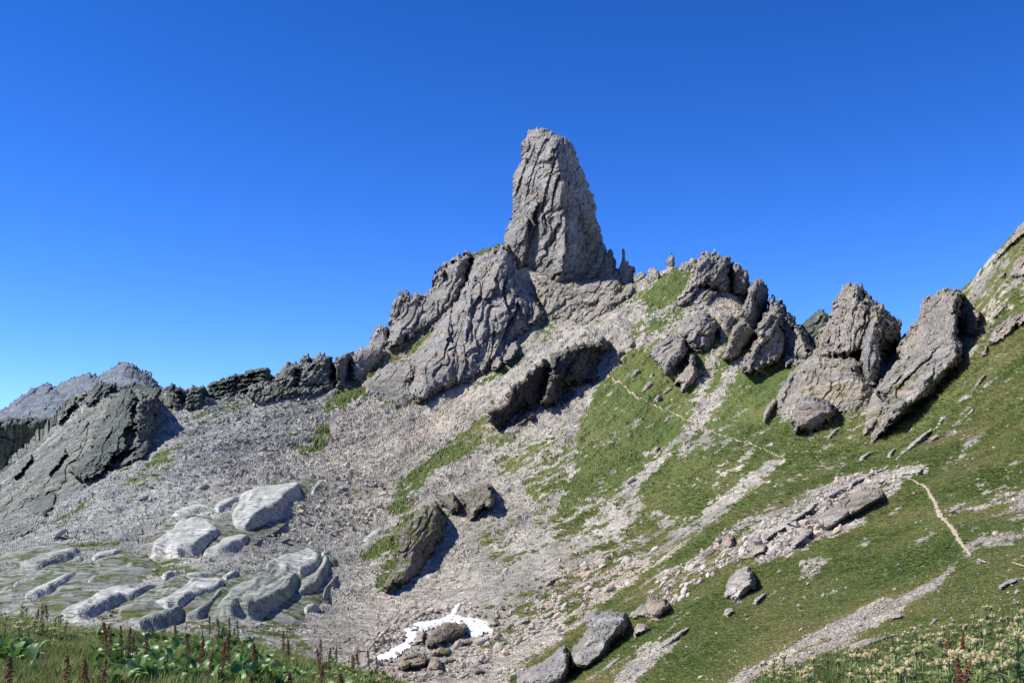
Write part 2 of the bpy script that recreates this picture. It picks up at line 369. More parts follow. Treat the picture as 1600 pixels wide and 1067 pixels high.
# stony runs across the near meadow
def Z8(p): return Z(1180, 800, p, 3.81)
RUN = Z8([(250,770),(420,670),(520,620),(620,570),(760,510),(880,490),(1050,410),(1220,290),(1200,330),(1080,450),(900,560),(820,620),(700,690),(560,780),(500,830),(360,880),(200,930),(0,1000),(-200,1060),(-200,1030),(0,900),(140,830)])
paint(RUN, 0.02)
RIB = [(1000,925),(1030,895),(1075,870),(1110,845),(1130,825),(1170,805),(1230,790),(1290,755),(1340,735),(1400,735),(1440,720),(1450,738),(1410,752),(1400,770),(1330,830),(1270,850),(1240,870),(1200,880),(1160,880),(1110,900),(1060,925),(1040,950),(1010,940)]
paint(RIB, 0.32)
pstroke([(975,1067,30),(1010,1035,22),(1040,1010,12),(1070,985,8)], 0.12)
pstroke([(1440,700,10),(1500,675,10),(1530,655,8)], 0.40)
paint([(1500,690),(1525,672),(1545,670),(1530,690),(1505,700)], 0.1)
paint([(1560,820),(1600,770),(1640,760),(1640,830),(1570,850),(1500,880),(1505,850)], 0.52)
paint([(1260,870),(1300,860),(1290,900),(1250,905)], 0.55)
GRS = _blur(_blur(GRS, 1, 0), 2, 1)

LEFT = np.zeros(GX.shape)
LEFT[inside([(575,545),(520,610),(470,680),(400,720),(330,760),(250,830),(100,880),(-300,900),(-300,500),(560,500)], GX, GY)] = 1.0
LEFT[inside([(-300,880),(120,840),(250,830),(480,720),(520,780),(560,880),(520,960),(460,1010),(-300,1010)], GX, GY)] = 0.6
LEFT = _blur(_blur(LEFT, 8, 0), 10, 1)
TAN = np.zeros(GX.shape)
for poly in ([(640,670),(730,615),(745,622),(700,660),(660,690),(620,740),(600,750),(620,700)], [(1125,440),(1175,450),(1150,490),(1120,500)], [(560,600),(575,545),(560,560),(555,620)], [(1490,700),(1520,668),(1550,668),(1530,695)], [(860,880),(1000,860),(1120,815),(1000,900),(900,960),(820,990)]):
    TAN[inside(poly, GX, GY)] = 1
TAN = _blur(_blur(TAN, 3, 0), 5, 1)

def cover(px, py, x, Y):
    """grass amount 0..1 where the ground point (x, Y) is seen at (px, py)"""
    a = -0.45 * x - 0.89 * Y; b = 0.89 * x - 0.45 * Y
    n = 0.8 * fbm2(b / 22, a / 60, 3, 31, 0.6) + 1.0 * fbm2(b / 4.5, a / 8.0, 5, 41, 0.7)
    return smooth(0.40, 0.56, _bil(GRS, px, py) + 0.36 * n), n

PATHS = [
 ([(942,570,2),(946,580,3.5),(952,590,3.5),(962,597,3),(975,603,2.6),(985,612,3.6),(990,619,4.2),(1003,626,3),(1020,634,2.6),(1040,641,2.6),(1054,646,2.6),(1070,658,2.6),(1092,664,2.4),(1105,671,2.4),(1130,683,2.4),(1160,690,2.4),(1180,698,2.4),(1200,706,2.4),(1222,716,3)], 'narrow footpath slanting down across the far green meadow'),
 ([(1268,728,3),(1280,729,2.5),(1302,733,2)], 'short visible piece of footpath between two grassy ribs'),
 ([(1405,744,3),(1420,750,3),(1437,757,4),(1450,764,5),(1453,778,6),(1462,785,6),(1464,800,7),(1476,815,7),(1492,832,8),(1497,845,8),(1502,852,7),(1514,864,7),(1518,874,5)], 'tan trodden footpath winding down the near right meadow'),
 ([(1526,874,5),(1533,880,5),(1545,883,2)], 'short bare patch of footpath below the end of the winding path'),
 ([(1578,881,1.5),(1590,884,3),(1606,890,4)], 'last bit of footpath at the right edge')]
# ------------------------------------------------------------------ the mountain slope
cols = np.concatenate([np.arange(-300, -20, 10.0), np.arange(-20, 1620, 1.5), np.arange(1620, 1901, 10.0)])
NR = 600
Yg = np.zeros((len(cols), NR))
vv = np.linspace(math.log(46), math.log(2500), 1000); ev = np.exp(vv)
for i, c in enumerate(cols):
    q = row_at(np.full(1000, c), ev); qm = np.minimum.accumulate(q)
    w = np.abs(np.diff(q)) * np.where((np.diff(qm) < 0) & (q[1:] < 1100), 1.0, 0.10) + 0.10
    cw = np.concatenate([[0], np.cumsum(w)]); Yg[i] = np.interp(np.linspace(0, cw[-1], NR), cw, ev)
PXg = np.repeat(cols[:, None], NR, 1)
PXg[1:-1] += (rng.random(PXg[1:-1].shape) - 0.5) * 0.8
Xg = (PXg - 800) / FPX * Yg
Zb = (HOR - row_at(PXg.ravel(), Yg.ravel()).reshape(PXg.shape)) / FPX * Yg + rough(Xg, Yg)
PYg = HOR - Zb / Yg * FPX
cov, nz = cover(PXg, PYg, Xg, Yg)
stony = 1 - cov
pm = np.ones(PXg.shape)
for pts, _l in PATHS: pm = np.minimum(pm, smooth(0.9, 2.2, strokew([(a, b, c + 3) for a, b, c in pts], PXg, PYg)))
pxm = Yg / FPX                          # metres per photo pixel
f1, e1 = facets((0.89 * Xg - 0.45 * Yg) / 5.5, (-0.45 * Xg - 0.89 * Yg) / 9.0, 5)
f2, e2 = facets(Xg / 2.1, Yg / 2.6, 6)
near = np.clip(Yg / 300.0, 0.15, 1.3)
Zb = Zb + pm * stony * near * (0.7 * f1 * smooth(-0.2, 0.4, fbm2(Xg / 40, Yg / 60, 2, 77)) + 0.30 * f2) + pm * stony * 0.45 * pxm * (rng.random(Zb.shape) - 0.5)
Zb += pm * cov * near * 0.35 * fbm2(Xg / 2.2, Yg / 2.2, 3, 91)
V = np.stack([Xg, Yg, Zb], -1).reshape(-1, 3)
ii, jj = np.meshgrid(np.arange(len(cols) - 1), np.arange(NR - 1), indexing='ij'); k0 = (ii * NR + jj).ravel()
F = np.stack([k0, k0 + NR, k0 + NR + 1, k0 + 1], -1)

s = NT('scree_and_alpine_turf')
gr = s.at('grass'); lf = s.at('leftness'); tn = s.at('tan')
fall = s.mp((1, 1, 1), (0, 0, R(-26.8)))
st = s.mp((1.0, 0.30, 1.0), (0, 0, R(-26.8)))
stonec = s.vor(0.55, 'F1', None, 'Color'); sep = s.n('ShaderNodeSeparateXYZ'); s.l(stonec, sep.inputs[0])
stonec2 = s.vor(1.7, 'F1', None, 'Color'); sep2 = s.n('ShaderNodeSeparateXYZ'); s.l(stonec2, sep2.inputs[0])
sc = s.mix(lf, (0.358, 0.324, 0.264), (0.305, 0.303, 0.270))
sc = s.mix(s.math('MULTIPLY', tn, 0.55), sc, (0.43, 0.33, 0.24))
sc = s.mix(s.ss(s.noise(0.03, 5, 0.6, st), 0.45, 0.65), sc, s.mix(lf, (0.245, 0.226, 0.188), (0.208, 0.212, 0.190)))
stk = s.mp((1.0, 0.10, 1.0), (0, 0, R(-26.8))); sc = s.val(sc, s.rng(s.noise(0.09, 4, 0.6, stk), 0.35, 0.65, 0.80, 1.15))
sc = s.val(sc, s.rng(sep.outputs[0], 0, 1, 0.72, 1.22)); sc = s.val(sc, s.rng(sep2.outputs[1], 0, 1, 0.78, 1.2))
sc = s.val(sc, s.rng(s.noise(0.25, 6, 0.7), 0.3, 0.7, 0.82, 1.15))
gc = s.ramp(s.math('ADD', s.math('MULTIPLY', s.noise(0.022, 5, 0.6, st), 0.55), s.math('MULTIPLY', s.noise(0.5, 6, 0.75), 0.45)), GRASS)
gc = s.val(gc, s.rng(s.noise(2.3, 4, 0.8), 0.25, 0.75, 0.62, 1.4))
gc = s.mix(s.math('MULTIPLY', s.math('SUBTRACT', 1.0, s.ss(gr, 0.5, 1.0)), 0.55), gc, (0.14, 0.125, 0.06))
gm_ = s.ss(s.math('ADD', gr, s.math('MULTIPLY', s.math('SUBTRACT', s.noise(1.1, 5, 0.75), 0.5), 0.9)), 0.42, 0.58)
bc = s.mix(gm_, sc, gc)
hh = s.math('ADD', s.math('MULTIPLY', s.vor(0.8, 'F1'), 0.9), s.math('MULTIPLY', s.vor(2.2, 'F1'), 0.4))
hh = s.math('ADD', hh, s.math('MULTIPLY', s.noise(1.6, 5, 0.75), 1.0))
s.bump(hh, 0.55, 0.45)
M['ground'] = s.done(bc)
me = mesh_np('mountain_slope', V, F, M['ground'])
attr(me, 'grass', cov.ravel()); attr(me, 'leftness', _bil(LEFT, PXg, PYg).ravel()); attr(me, 'tan', _bil(TAN, PXg, PYg).ravel())
terr = tag(link('mountain_slope', me), 'steep mountainside of grey scree and green alpine turf below the rock tower', 'slope', kind='structure')

# valley floor sheet out to the horizon
me = mesh_np('valley_ground', [(-9000, 2400, -330), (9000, 2400, -330), (9000, 15000, -700), (-9000, 15000, -700)], [(0, 1, 2, 3)], M['ground'])
tag(link('valley_ground', me), 'low ground beyond the ridge', 'valley', kind='structure')

_PR = np.minimum.accumulate(HOR - Zb / Yg * FPX, 1)
def surf(px, py):
    """point of the built ground seen at (px, py)"""
    px = np.atleast_1d(np.asarray(px, float)); py = np.atleast_1d(np.asarray(py, float))
    ci = np.clip(np.searchsorted(cols, px), 0, len(cols) - 1); out = np.zeros((len(px), 3))
    k = np.array([np.searchsorted(-_PR[c], -r) for c, r in zip(ci, py)]); ok = k < NR
    k = np.minimum(k, NR - 1); out[:, 1] = Yg[ci, k]; out[:, 0] = (px - 800) / FPX * out[:, 1]; out[:, 2] = Zb[ci, k]
    surf.cov = cov[ci, k]
    return out, ok & (out[:, 1] < 1200)

# ------------------------------------------------------------------ rock masses: outlines taken at their own distance, given real depth
def rock(name, label, cat, poly, T=None, dip=60, peak=0.6, mat='lime', parent=None, lean=0.0, base=None, cell=None, rel=1.0, step=1.45,
         edge=0.5, lips=(), jag=1.0, group=None, kind=None, fwd=0.0, stretch=2.4, round_=0.55, seed=None, down=None, vert=False, lay=1.0):
    """a closed body of rock. T depth in metres (default from its width), dip of the strata, peak where its crest lies from the
    lit side (0) to the shaded side (1), lips: (points, height, fade) ledges that drop off towards their right hand side"""
    P = np.array(poly, float); cx, cy = P.mean(0)
    sd_ = seed if seed is not None else int(abs(cx * 7 + cy * 13)) % 9973
    d = R(dip); al = np.array([math.cos(d), -math.sin(d)]); ac = np.array([math.sin(d), math.cos(d)])
    down = (34 if base is not None else 0) if down is None else down
    P2 = np.concatenate([P, P + [0, down]])
    q = np.stack([(P2 - [cx, cy]) @ ac, (P2 - [cx, cy]) @ al], -1)
    lo, hi = q.min(0) - 3, q.max(0) + 3
    size = min(hi - lo); step = max(0.8, min(step, size / 14))
    B, A = np.meshgrid(np.arange(lo[0], hi[0], step), np.arange(lo[1], hi[1], step), indexing='ij')
    jw = jag * min(3.0, 0.045 * size + 0.5)
    PX = cx + B * ac[0] + A * al[0]; PY = cy + B * ac[1] + A * al[1]
    wx = fbm2(PX / 9, PY / 9, 4, sd_, 0.6) * jw; wy = fbm2(PX / 9 + 50, PY / 9, 4, sd_, 0.6) * jw
    f0, _ = facets(PX / 6, PY / 6, sd_ + 5); wx += f0 * jw * 1.2; wy -= f0 * jw
    if vert: wx = fbm2(PX / 26, PY / 26, 2, sd_) * 2.6; wy = fbm2(PX / 26 + 50, PY / 26, 2, sd_) * 1.6
    PL = list(map(tuple, P)); m = np.zeros(PX.shape, bool); dist = np.zeros(PX.shape)
    for kk in np.linspace(0, down, int(down / 6) + 1):
        mk = inside(PL, PX + wx, PY + wy - kk); m |= mk
        dist = np.maximum(dist, np.where(mk, segdist(PL, PX + wx, PY + wy - kk), 0))
    m[0] = m[-1] = False; m[:, 0] = m[:, -1] = False
    # keep only solid cells
    cell_ok = m[:-1, :-1] & m[1:, :-1] & m[:-1, 1:] & m[1:, 1:]
    u = np.zeros_like(m); u[:-1, :-1] |= cell_ok; u[1:, :-1] |= cell_ok; u[:-1, 1:] |= cell_ok; u[1:, 1:] |= cell_ok
    inn = np.zeros_like(m); inn[1:-1, 1:-1] = cell_ok[:-1, :-1] & cell_ok[1:, :-1] & cell_ok[:-1, 1:] & cell_ok[1:, 1:]
    # run lengths across the strata
    n0 = m.shape[0]; dl = np.zeros(m.shape); dr = np.zeros(m.shape)
    for i in range(1, n0): dl[i] = np.where(m[i], dl[i - 1] + 1, 0)
    for i in range(n0 - 2, -1, -1): dr[i] = np.where(m[i], dr[i + 1] + 1, 0)
    mw = m.astype(float)                      # even out the cell steps from row to row
    for _ in range(2 if size > 12 else 1):
        den = mw.copy(); a1 = dl * mw; a2 = dr * mw
        for sft in (1, 2):
            for sg_ in (-sft, sft):
                mm_ = np.roll(mw, sg_, 1); den += mm_; a1 += np.roll(dl * mw, sg_, 1); a2 += np.roll(dr * mw, sg_, 1)
        dl = a1 / np.maximum(den, 1); dr = a2 / np.maximum(den, 1)
    sden = np.maximum(dl + dr, 1); s_ = (dl - 0.5) / sden
    wid = np.median((sden * step)[inn]) if inn.any() else size
    if T is None: T = 0.42 * wid * float(Yat(cx, cy)) / FPX
    wedge = np.where(s_ < peak, s_ / peak, (1 - s_) / (1 - peak)); wedge = np.clip(wedge, 0, 1) ** round_
    rad = max(3.0, edge * wid * 0.5); infl = np.sqrt(np.clip(1 - (1 - np.clip(dist / rad, 0, 1)) ** 2, 0, 1))
    if vert: infl = smooth(0.0, 1.0, (dist - 1.4 * step) / max(4.5, rad))
    prof = wedge * infl
    # relief in photo pixels
    c1 = cell or max(5.0, min(wid * 0.42, 26)); wl_ = 0.35 * c1
    Bw = B + fbm2(A / 60, B / 60, 3, sd_ + 1) * wl_ * 1.6 + fbm2(A / 14, B / 14, 2, sd_ + 2) * wl_ * 0.5; Aw = A + fbm2(A / 50, B / 50, 3, sd_ + 3) * wl_
    rl = np.zeros(B.shape)
    for c, k, so in ((c1, 0.75, 1), (c1 * 0.45, 0.62, 2), (c1 * 0.19, 0.55, 3), (2.6, 0.5, 4)):
        if c < 1.9 or vert and c < 5: continue
        st_ = stretch if c > 4 else 1.6
        f, e = facets(Bw / c, Aw / (c * st_), sd_ + so * 11, 0.62, 0.2, 0.55)
        rl += k * c * f - 0.22 * c * np.exp(-e / 0.10) * (c > 4)
    # layered steps: slow rise, sharp drop
    per = c1 * 0.8; sw = Bw / per + 0.7 * fbm2(A / 45, B / 45, 2, sd_ + 60); fr = sw - np.floor(sw)
    saw = np.where(fr < 0.8, fr / 0.8, (1 - fr) / 0.2)
    rl += lay * per * 0.30 * saw * smooth(-0.3, 0.35, fbm2(A / 50 + 9, B / 22, 3, sd_ + 61))
    rl *= rel
    for pts, hgt, fade in lips:
        L = np.array(pts, float); dd = np.full(PX.shape, 1e9); side = np.zeros(PX.shape)
        for (x1, y1), (x2, y2) in zip(L[:-1], L[1:]):
            dx, dy = x2 - x1, y2 - y1; ll = dx * dx + dy * dy; t = np.clip(((PX - x1) * dx + (PY - y1) * dy) / ll, 0, 1)
            dn = np.hypot(PX - x1 - t * dx, PY - y1 - t * dy); cr = (dx * (PY - y1) - dy * (PX - x1))
            side = np.where(dn < dd, np.sign(cr), side); dd = np.minimum(dd, dn)
        sg = dd * side                       # positive on the left of a line drawn downwards
        rl += hgt * np.where(sg > 0, np.exp(-sg / fade), -0.5 * np.exp(sg / (fade * 0.35)))
    ef = np.clip(dist / 5.0, 0, 1) ** 0.8
    if vert: rl = rl * np.where(s_ < peak, 1.0, 0.30)
    Yb0 = Yat(PX, PY) if base is None else np.full(PX.shape, float(base))
    if vert:                        # rest on an evened out plane of the ground
        uu, vv_ = (PX - cx) / 100, (PY - cy) / 100; Q = np.stack([uu ** 0, uu, vv_, uu * vv_, vv_ ** 2, uu ** 2], -1)
        cf = np.linalg.lstsq(Q[m], np.log(Yb0[m]), rcond=None)[0]; Yb0 = np.exp(Q @ cf)
    ext = 0.0
    if lean and base is None:
        # forward lean measured from the foot of each column
        xs = PX[m]; ys = PY[m]; bins = np.round(xs / 6).astype(int); bl = np.unique(bins)
        by = np.array([ys[bins == b].max() for b in bl]); fit = np.polyfit(bl * 6.0, Yat(bl * 6.0, by), 1)
        ext = lean * np.clip(Yb0 - np.polyval(fit, PX), 0, None) * np.clip(dist / max(6.0, 0.16 * wid), 0, 1) ** 0.6
    if not down:                    # no undercut at the foot: the bulge grows no faster than the ground falls away
        bot = np.where(inside(PL, PX + wx, PY + wy + 0.0), 1.0, 0.0); dn_ = np.full(PX.shape, 40.0)
        for kk in (2, 4, 7, 11, 16, 24): dn_ = np.where((dn_ > 39) & ~inside(PL, PX + wx, PY + wy + kk), kk, dn_)
        prof = prof * np.clip(dn_ / (10.0 + 0.05 * wid), 0, 1); fwd = fwd * np.clip(dn_ / 12.0, 0, 1)
    Yf = Yb0 - fwd * np.clip(dist / 4.0, 0, 1) - ext - T * prof - rl * ef * Yb0 / FPX
    Yf = np.where(inn, Yf, Yb0 + 0.2 * T * 0)
    X3 = world_pt(PX, PY, Yf)
    if vert:                        # lying slabs: the relief stands up from the ground instead of out towards the valley
        X3 = world_pt(PX, PY, Yb0); dsp = np.where(inn, T * prof + rl * np.clip((dist - 2.0) / 12.0, 0, 1) * Yb0 / FPX, 0.0)
        for _ in range(2):
            for ax_ in (1, 1, 0): dsp = 0.5 * dsp + 0.25 * (np.roll(dsp, 1, ax_) + np.roll(dsp, -1, ax_))
        X3[..., 2] += 0.62 * dsp - 0.12; X3[..., 1] -= 0.78 * dsp
    idx = -np.ones(m.shape, int); idx[u] = np.arange(u.sum())
    V = X3[u]; a, b = np.where(cell_ok)
    if len(a) < 6: return None
    Fq = np.stack([idx[a, b], idx[a + 1, b], idx[a + 1, b + 1], idx[a, b + 1]], -1)
    # closing cone behind
    e = {}
    E4 = np.concatenate([Fq[:, [0, 1]], Fq[:, [1, 2]], Fq[:, [2, 3]], Fq[:, [3, 0]]])
    key = np.sort(E4, 1) @ np.array([10 ** 7, 1]); _, inv, cnt = np.unique(key, return_inverse=True, return_counts=True)
    be = E4[cnt[inv] == 1]
    Yc = float(np.median(Yb0[u])); xc = PX[u].mean(); yc = PY[u].mean()
    bk = world_pt(np.array([xc]), np.array([yc]), np.array([(Yc if base is not None or down else float(Yb0[u].max())) + T * 0.9 + (4 if vert else 0)]))
    if base is None:
        bk = world_pt(np.array([xc]), np.array([float(np.median(PY[u]))]), np.array([Yc])) - np.array([[0, 0, 10.0 + 0.6 * T + 0.04 * Yc]])
    V2 = np.concatenate([V, bk]); tri = np.stack([be[:, 1], be[:, 0], np.full(len(be), len(V)), np.full(len(be), len(V))], -1)
    org = world_pt(xc, PY[u].max(), Yc); V2 = V2 - org
    me = bpy.data.meshes.new(name); nq, nt = len(Fq), len(tri)
    me.vertices.add(len(V2)); me.vertices.foreach_set('co', V2.astype(np.float32).ravel())
    loops = np.concatenate([Fq[:, ::-1].ravel(), tri[:, [2, 1, 0]].ravel()]).astype(np.int32)
    me.loops.add(len(loops)); me.loops.foreach_set('vertex_index', loops)
    ls = np.concatenate([np.arange(nq) * 4, nq * 4 + np.arange(nt) * 3]).astype(np.int32); lt = np.concatenate([np.full(nq, 4), np.full(nt, 3)]).astype(np.int32)
    me.polygons.add(nq + nt); me.polygons.foreach_set('loop_start', ls); me.polygons.foreach_set('loop_total', lt)
    me.polygons.foreach_set('use_smooth', np.zeros(nq + nt, bool))
    me.update(calc_edges=True); me.materials.append(M[mat])
    o = link(name, me, None); o.location = org
    if parent:
        o.parent = parent; o.location = Vector(org) - parent.location
    else: tag(o, label, cat, group, kind)
    return o
def zA(p): return Z(0, 500, p)
def zB(p): return Z(400, 440, p)
def zT(p): return Z(700, 180, p)
def zM(p): return Z(700, 440, p)
def zR(p): return Z(1000, 370, p)
def zQ(p): return Z(1200, 330, p)
def zG(p): return Z(1200, 600, p)
def zC(p): return Z(800, 600, p)
def zL(p): return Z(0, 720, p)
def zS(p): return Z(250, 700, p)
def zO(p): return Z(500, 720, p)
def zN(p): return Z(560, 880, p, 4.706)
def zD(p): return Z(850, 780, p, 3.718)

# --- far background
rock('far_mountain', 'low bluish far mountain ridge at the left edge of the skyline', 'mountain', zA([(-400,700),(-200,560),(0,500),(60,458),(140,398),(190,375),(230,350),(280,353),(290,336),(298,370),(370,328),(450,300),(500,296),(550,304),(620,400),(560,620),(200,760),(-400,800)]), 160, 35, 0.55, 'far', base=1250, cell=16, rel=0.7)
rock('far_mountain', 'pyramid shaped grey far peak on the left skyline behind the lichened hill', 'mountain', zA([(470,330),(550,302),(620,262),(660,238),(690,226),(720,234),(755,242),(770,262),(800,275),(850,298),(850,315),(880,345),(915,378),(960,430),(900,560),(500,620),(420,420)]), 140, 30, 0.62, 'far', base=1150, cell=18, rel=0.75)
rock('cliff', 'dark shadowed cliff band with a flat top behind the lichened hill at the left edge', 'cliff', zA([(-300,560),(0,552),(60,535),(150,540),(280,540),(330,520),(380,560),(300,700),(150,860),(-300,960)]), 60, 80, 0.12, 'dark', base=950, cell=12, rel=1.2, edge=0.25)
# --- left hill
hill = [(-120,800),(-60,760),(0,736),(17,713),(42,691),(60,672),(79,652),(93,635),(108,622),(126,612),(157,598),(185,601),(213,598),(235,602),(256,606),(262,622),(248,645),(238,668),(232,690),(215,706),(205,722),(180,732),(157,746),(135,763),(112,778),(93,794),(70,815),(50,826),(25,843),(0,854),(-100,890)]
h = rock('rocky_hill', 'long lichen-streaked slab hillside descending to the left edge beside the scree', 'hill', hill, 11, 44, 0.6, 'hill', cell=17, rel=2.1, edge=0.35, stretch=2.6, lean=0.0, jag=1.8)
rock('crag', None, None, zA([(600,430),(660,385),(720,372),(765,400),(745,520),(745,590),(700,650),(720,720),(640,790),(600,830),(560,868),(480,915),(410,900),(385,840),(430,760),(500,690),(515,600),(590,530)]), 16, 52, 0.35, 'dark', parent=h, cell=10, rel=2.5, fwd=26, jag=1.8)
rock('crag', None, None, zA([(200,1000),(260,960),(310,950),(320,1000),(300,1060),(260,1090),(180,1100),(170,1050)]), 8, 35, 0.5, 'dark', parent=h, cell=8, rel=1.4, fwd=12)
rock('crag', None, None, zA([(690,760),(740,720),(790,640),(820,640),(850,700),(820,760),(750,800),(690,820),(650,810)]), 6, 45, 0.5, 'dark', parent=h, cell=8, rel=1.4, fwd=6, lean=0.4)
for p in ([(455,470),(470,420),(520,370),(560,345),(620,350),(650,370),(610,420),(540,450),(500,490)], [(300,560),(330,500),(390,450),(430,430),(420,480),(370,540),(330,600)], [(760,380),(800,362),(860,368),(900,380),(890,430),(840,450),(780,440)], [(240,820),(300,740),(360,700),(380,740),(330,820),(270,880)], [(60,860),(120,780),(180,730),(190,770),(130,850),(80,900)]):
    rock('crag', None, None, zA(p), 8, 46, 0.5, 'dark' if p[0][0] > 400 else 'hill', parent=h, cell=7, rel=2.4, fwd=20, jag=1.6)
# --- dark toothed rocks on the left skyline
ridge_lab = ['dark blocky knoll on the left skyline right of the far peak', 'low dark toothed rocks on the left skyline beside the knoll', 'dark flat-topped rocks where the left skyline starts to climb', 'large dark jagged outcrop highest on the left scree skyline', 'pale broken rocks between the dark outcrop and the grassy shoulder']
rp = [zA([(915,385),(925,365),(950,345),(975,360),(1000,372),(1025,390),(1015,415),(960,420),(915,410)]),
      zA([(1020,400),(1055,370),(1100,362),(1140,365),(1145,395),(1120,420),(1060,430),(1025,425)]),
      zA([(1140,365),(1165,345),(1220,330),(1270,312),(1330,290),(1380,278),(1423,265),(1423,310),(1380,330),(1320,330),(1280,365),(1200,375),(1150,385)]),
      zB([(120,500),(140,478),(180,432),(215,445),(245,450),(250,410),(290,403),(320,425),(345,398),(380,385),(412,408),(435,440),(445,490),(425,520),(390,545),(330,525),(280,540),(230,520),(190,560),(150,575),(100,570),(75,545)]),
      zB([(430,420),(470,405),(500,395),(527,402),(520,450),(490,500),(455,560),(440,500)])]
for i, (p, l) in enumerate(zip(rp, ridge_lab)):
    rock('outcrop', l, 'outcrop', p, None, 50, 0.4, 'dark' if i < 3 else 'hill', cell=7, rel=2.2, jag=1.3, lean=0.8, down=22)
rock('outcrop', 'small dark outcrop low on the left skyline left of the stony shoulder', 'outcrop', zB([(0,480),(30,468),(70,468),(86,495),(60,525),(0,520),(-60,530),(-60,490)]), None, 50, 0.4, 'dark', cell=7, rel=1.7, jag=0.8, lean=0.8, down=26)

band = [
        ('grey-green broken crag step under the big jagged outcrop of the left skyline', zB([(-40,560),(60,540),(180,560),(300,560),(400,545),(440,520),(490,480),(500,520),(440,590),(380,640),(280,655),(180,660),(90,700),(0,700),(-60,640)])),
        ('dark bouldery gully between the lichened hill and the left scree', zA([(770,420),(860,400),(900,470),(880,560),(850,640),(860,700),(820,760),(760,790),(700,800),(730,700),(745,600),(750,500)]))]
for l, p in band: rock('crag', l, 'crag', p, 4, 48, 0.45, 'hill', cell=6, rel=2.6, jag=1.6, lean=0.7, stretch=1.5, fwd=3)
rock('cliff', 'low broken rock face joining the far left skyline to the scree beside the grassy shoulder', 'cliff', [(548,560),(560,545),(580,535),(600,540),(612,548),(600,560),(585,575),(570,590),(556,600),(545,590)], 8, 60, 0.5, 'lime', cell=8, rel=1.4, lean=0.6)
rock('rock_ledge', 'broken rock and turf ledges under the crenellated peak', 'rock ledge', zR([(250,340),(330,270),(400,280),(440,300),(420,330),(400,370),(350,400),(290,400),(220,380),(180,365)]), 6, 45, 0.6, 'lime_r', cell=9, rel=1.5, lean=0.5)
rock('rock_ledge', 'rocky chute side between the dark twin crag and the slanted ribs', 'rock ledge', zR([(440,420),(500,420),(540,450),(500,560),(470,640),(440,600),(430,520),(450,470)]), 5, 62, 0.6, 'lime_r', cell=8, rel=1.5, lean=0.5)
rock('rock_ledge', 'broken pale rock saddle joining the dark toothed ridge to the big orange-stained peak', 'rock ledge', zR([(920,660),(960,610),(1000,600),(1040,620),(1100,650),(1080,700),(1000,700),(940,700),(880,720),(860,700)]), 8, 50, 0.6, 'lime_r', cell=9, rel=1.6, lean=0.6)
rock('rock_ledge', 'stepped grey rocks below the thin rock finger right of the tower', 'rock ledge', [(890,500),(905,485),(930,475),(950,455),(965,460),(985,440),(995,445),(985,465),(960,480),(940,500),(915,512)], 6, 45, 0.6, 'lime_r', cell=9, rel=1.6, lean=0.4)
rock('rock_ledge', 'broken ledges across the grass below the grassy shoulder at the left of the cliffs', 'rock ledge', [(560,600),(600,570),(640,560),(655,575),(640,600),(650,620),(630,635),(600,625),(575,622)], 4, 45, 0.6, 'lime', cell=8, rel=1.2, lean=0.3)
# --- the tower
tower = zT([(310,692),(322,640),(342,590),(348,550),(365,520),(360,470),(354,400),(358,340),(380,300),(412,250),(416,232),(404,190),(412,150),(438,110),(450,75),(500,64),(560,84),(610,94),(672,130),(702,170),(716,215),(735,280),(757,302),(770,350),(790,410),(812,450),(820,500),(835,560),(842,612),(856,640),(862,700),(886,745),(915,800),(900,850),(870,885),(820,900),(760,925),(700,940),(640,950),(560,910),(480,885),(430,845),(400,790),(370,750),(330,730)])
TL = [(zT([(440,200),(430,280),(400,360),(375,440)]), 5, 16), (zT([(560,100),(520,180),(480,280),(450,380),(430,470)]), 5, 14), (zT([(640,130),(600,230),(570,320),(540,420),(520,520),(540,600)]), 7, 16),
      (zT([(690,190),(660,260),(640,300),(600,360),(585,430),(575,500)]), 8, 14), (zT([(700,250),(650,330),(645,420),(650,500),(655,600),(650,700),(660,770)]), 12, 16),
      (zT([(735,290),(740,380),(790,480),(810,580),(830,640)]), 15, 22), (zT([(460,540),(480,600),(530,620),(570,640)]), 5, 12), (zT([(760,330),(700,420),(680,520),(740,600)]), 5, 10)]
tw = rock('rock_tower', 'tall free-standing rock tower with a rounded leaning summit at the centre of the ridge', 'rock tower', tower, 78, 66, 0.56, 'lime', base=1012, cell=22, rel=0.95, stretch=3.8, lay=1.7, edge=0.65, lips=TL, fwd=8, jag=0.8)
rock('buttress', None, None, zT([(340,735),(352,680),(365,630),(400,582),(440,545),(458,590),(452,660),(430,710),(405,748),(370,752)]), 14, 62, 0.75, 'lime', parent=tw, base=960, cell=11)
rock('buttress', None, None, zT([(640,880),(625,840),(650,790),(690,750),(760,738),(820,712),(862,708),(888,745),(850,820),(810,870),(760,918),(700,935),(650,930)]), 16, 55, 0.72, 'lime', parent=tw, base=962, cell=14)
rock('buttress', None, None, zT([(398,770),(440,730),(500,700),(560,680),(590,720),(612,770),(610,820),(570,850),(520,860),(470,870),(420,840),(395,800)]), 16, 58, 0.7, 'lime', parent=tw, base=962, cell=13)
rock('buttress', None, None, zT([(560,600),(585,530),(615,460),(640,470),(648,560),(640,640),(628,720),(600,740),(570,680)]), 12, 66, 0.8, 'lime', parent=tw, base=956, cell=12)
rock('buttress', None, None, zT([(660,700),(658,600),(672,500),(700,430),(740,470),(790,520),(820,580),(845,640),(855,700),(800,720),(740,742),(680,755)]), 12, 66, 0.7, 'lime_r', parent=tw, base=962, cell=13, rel=1.2)
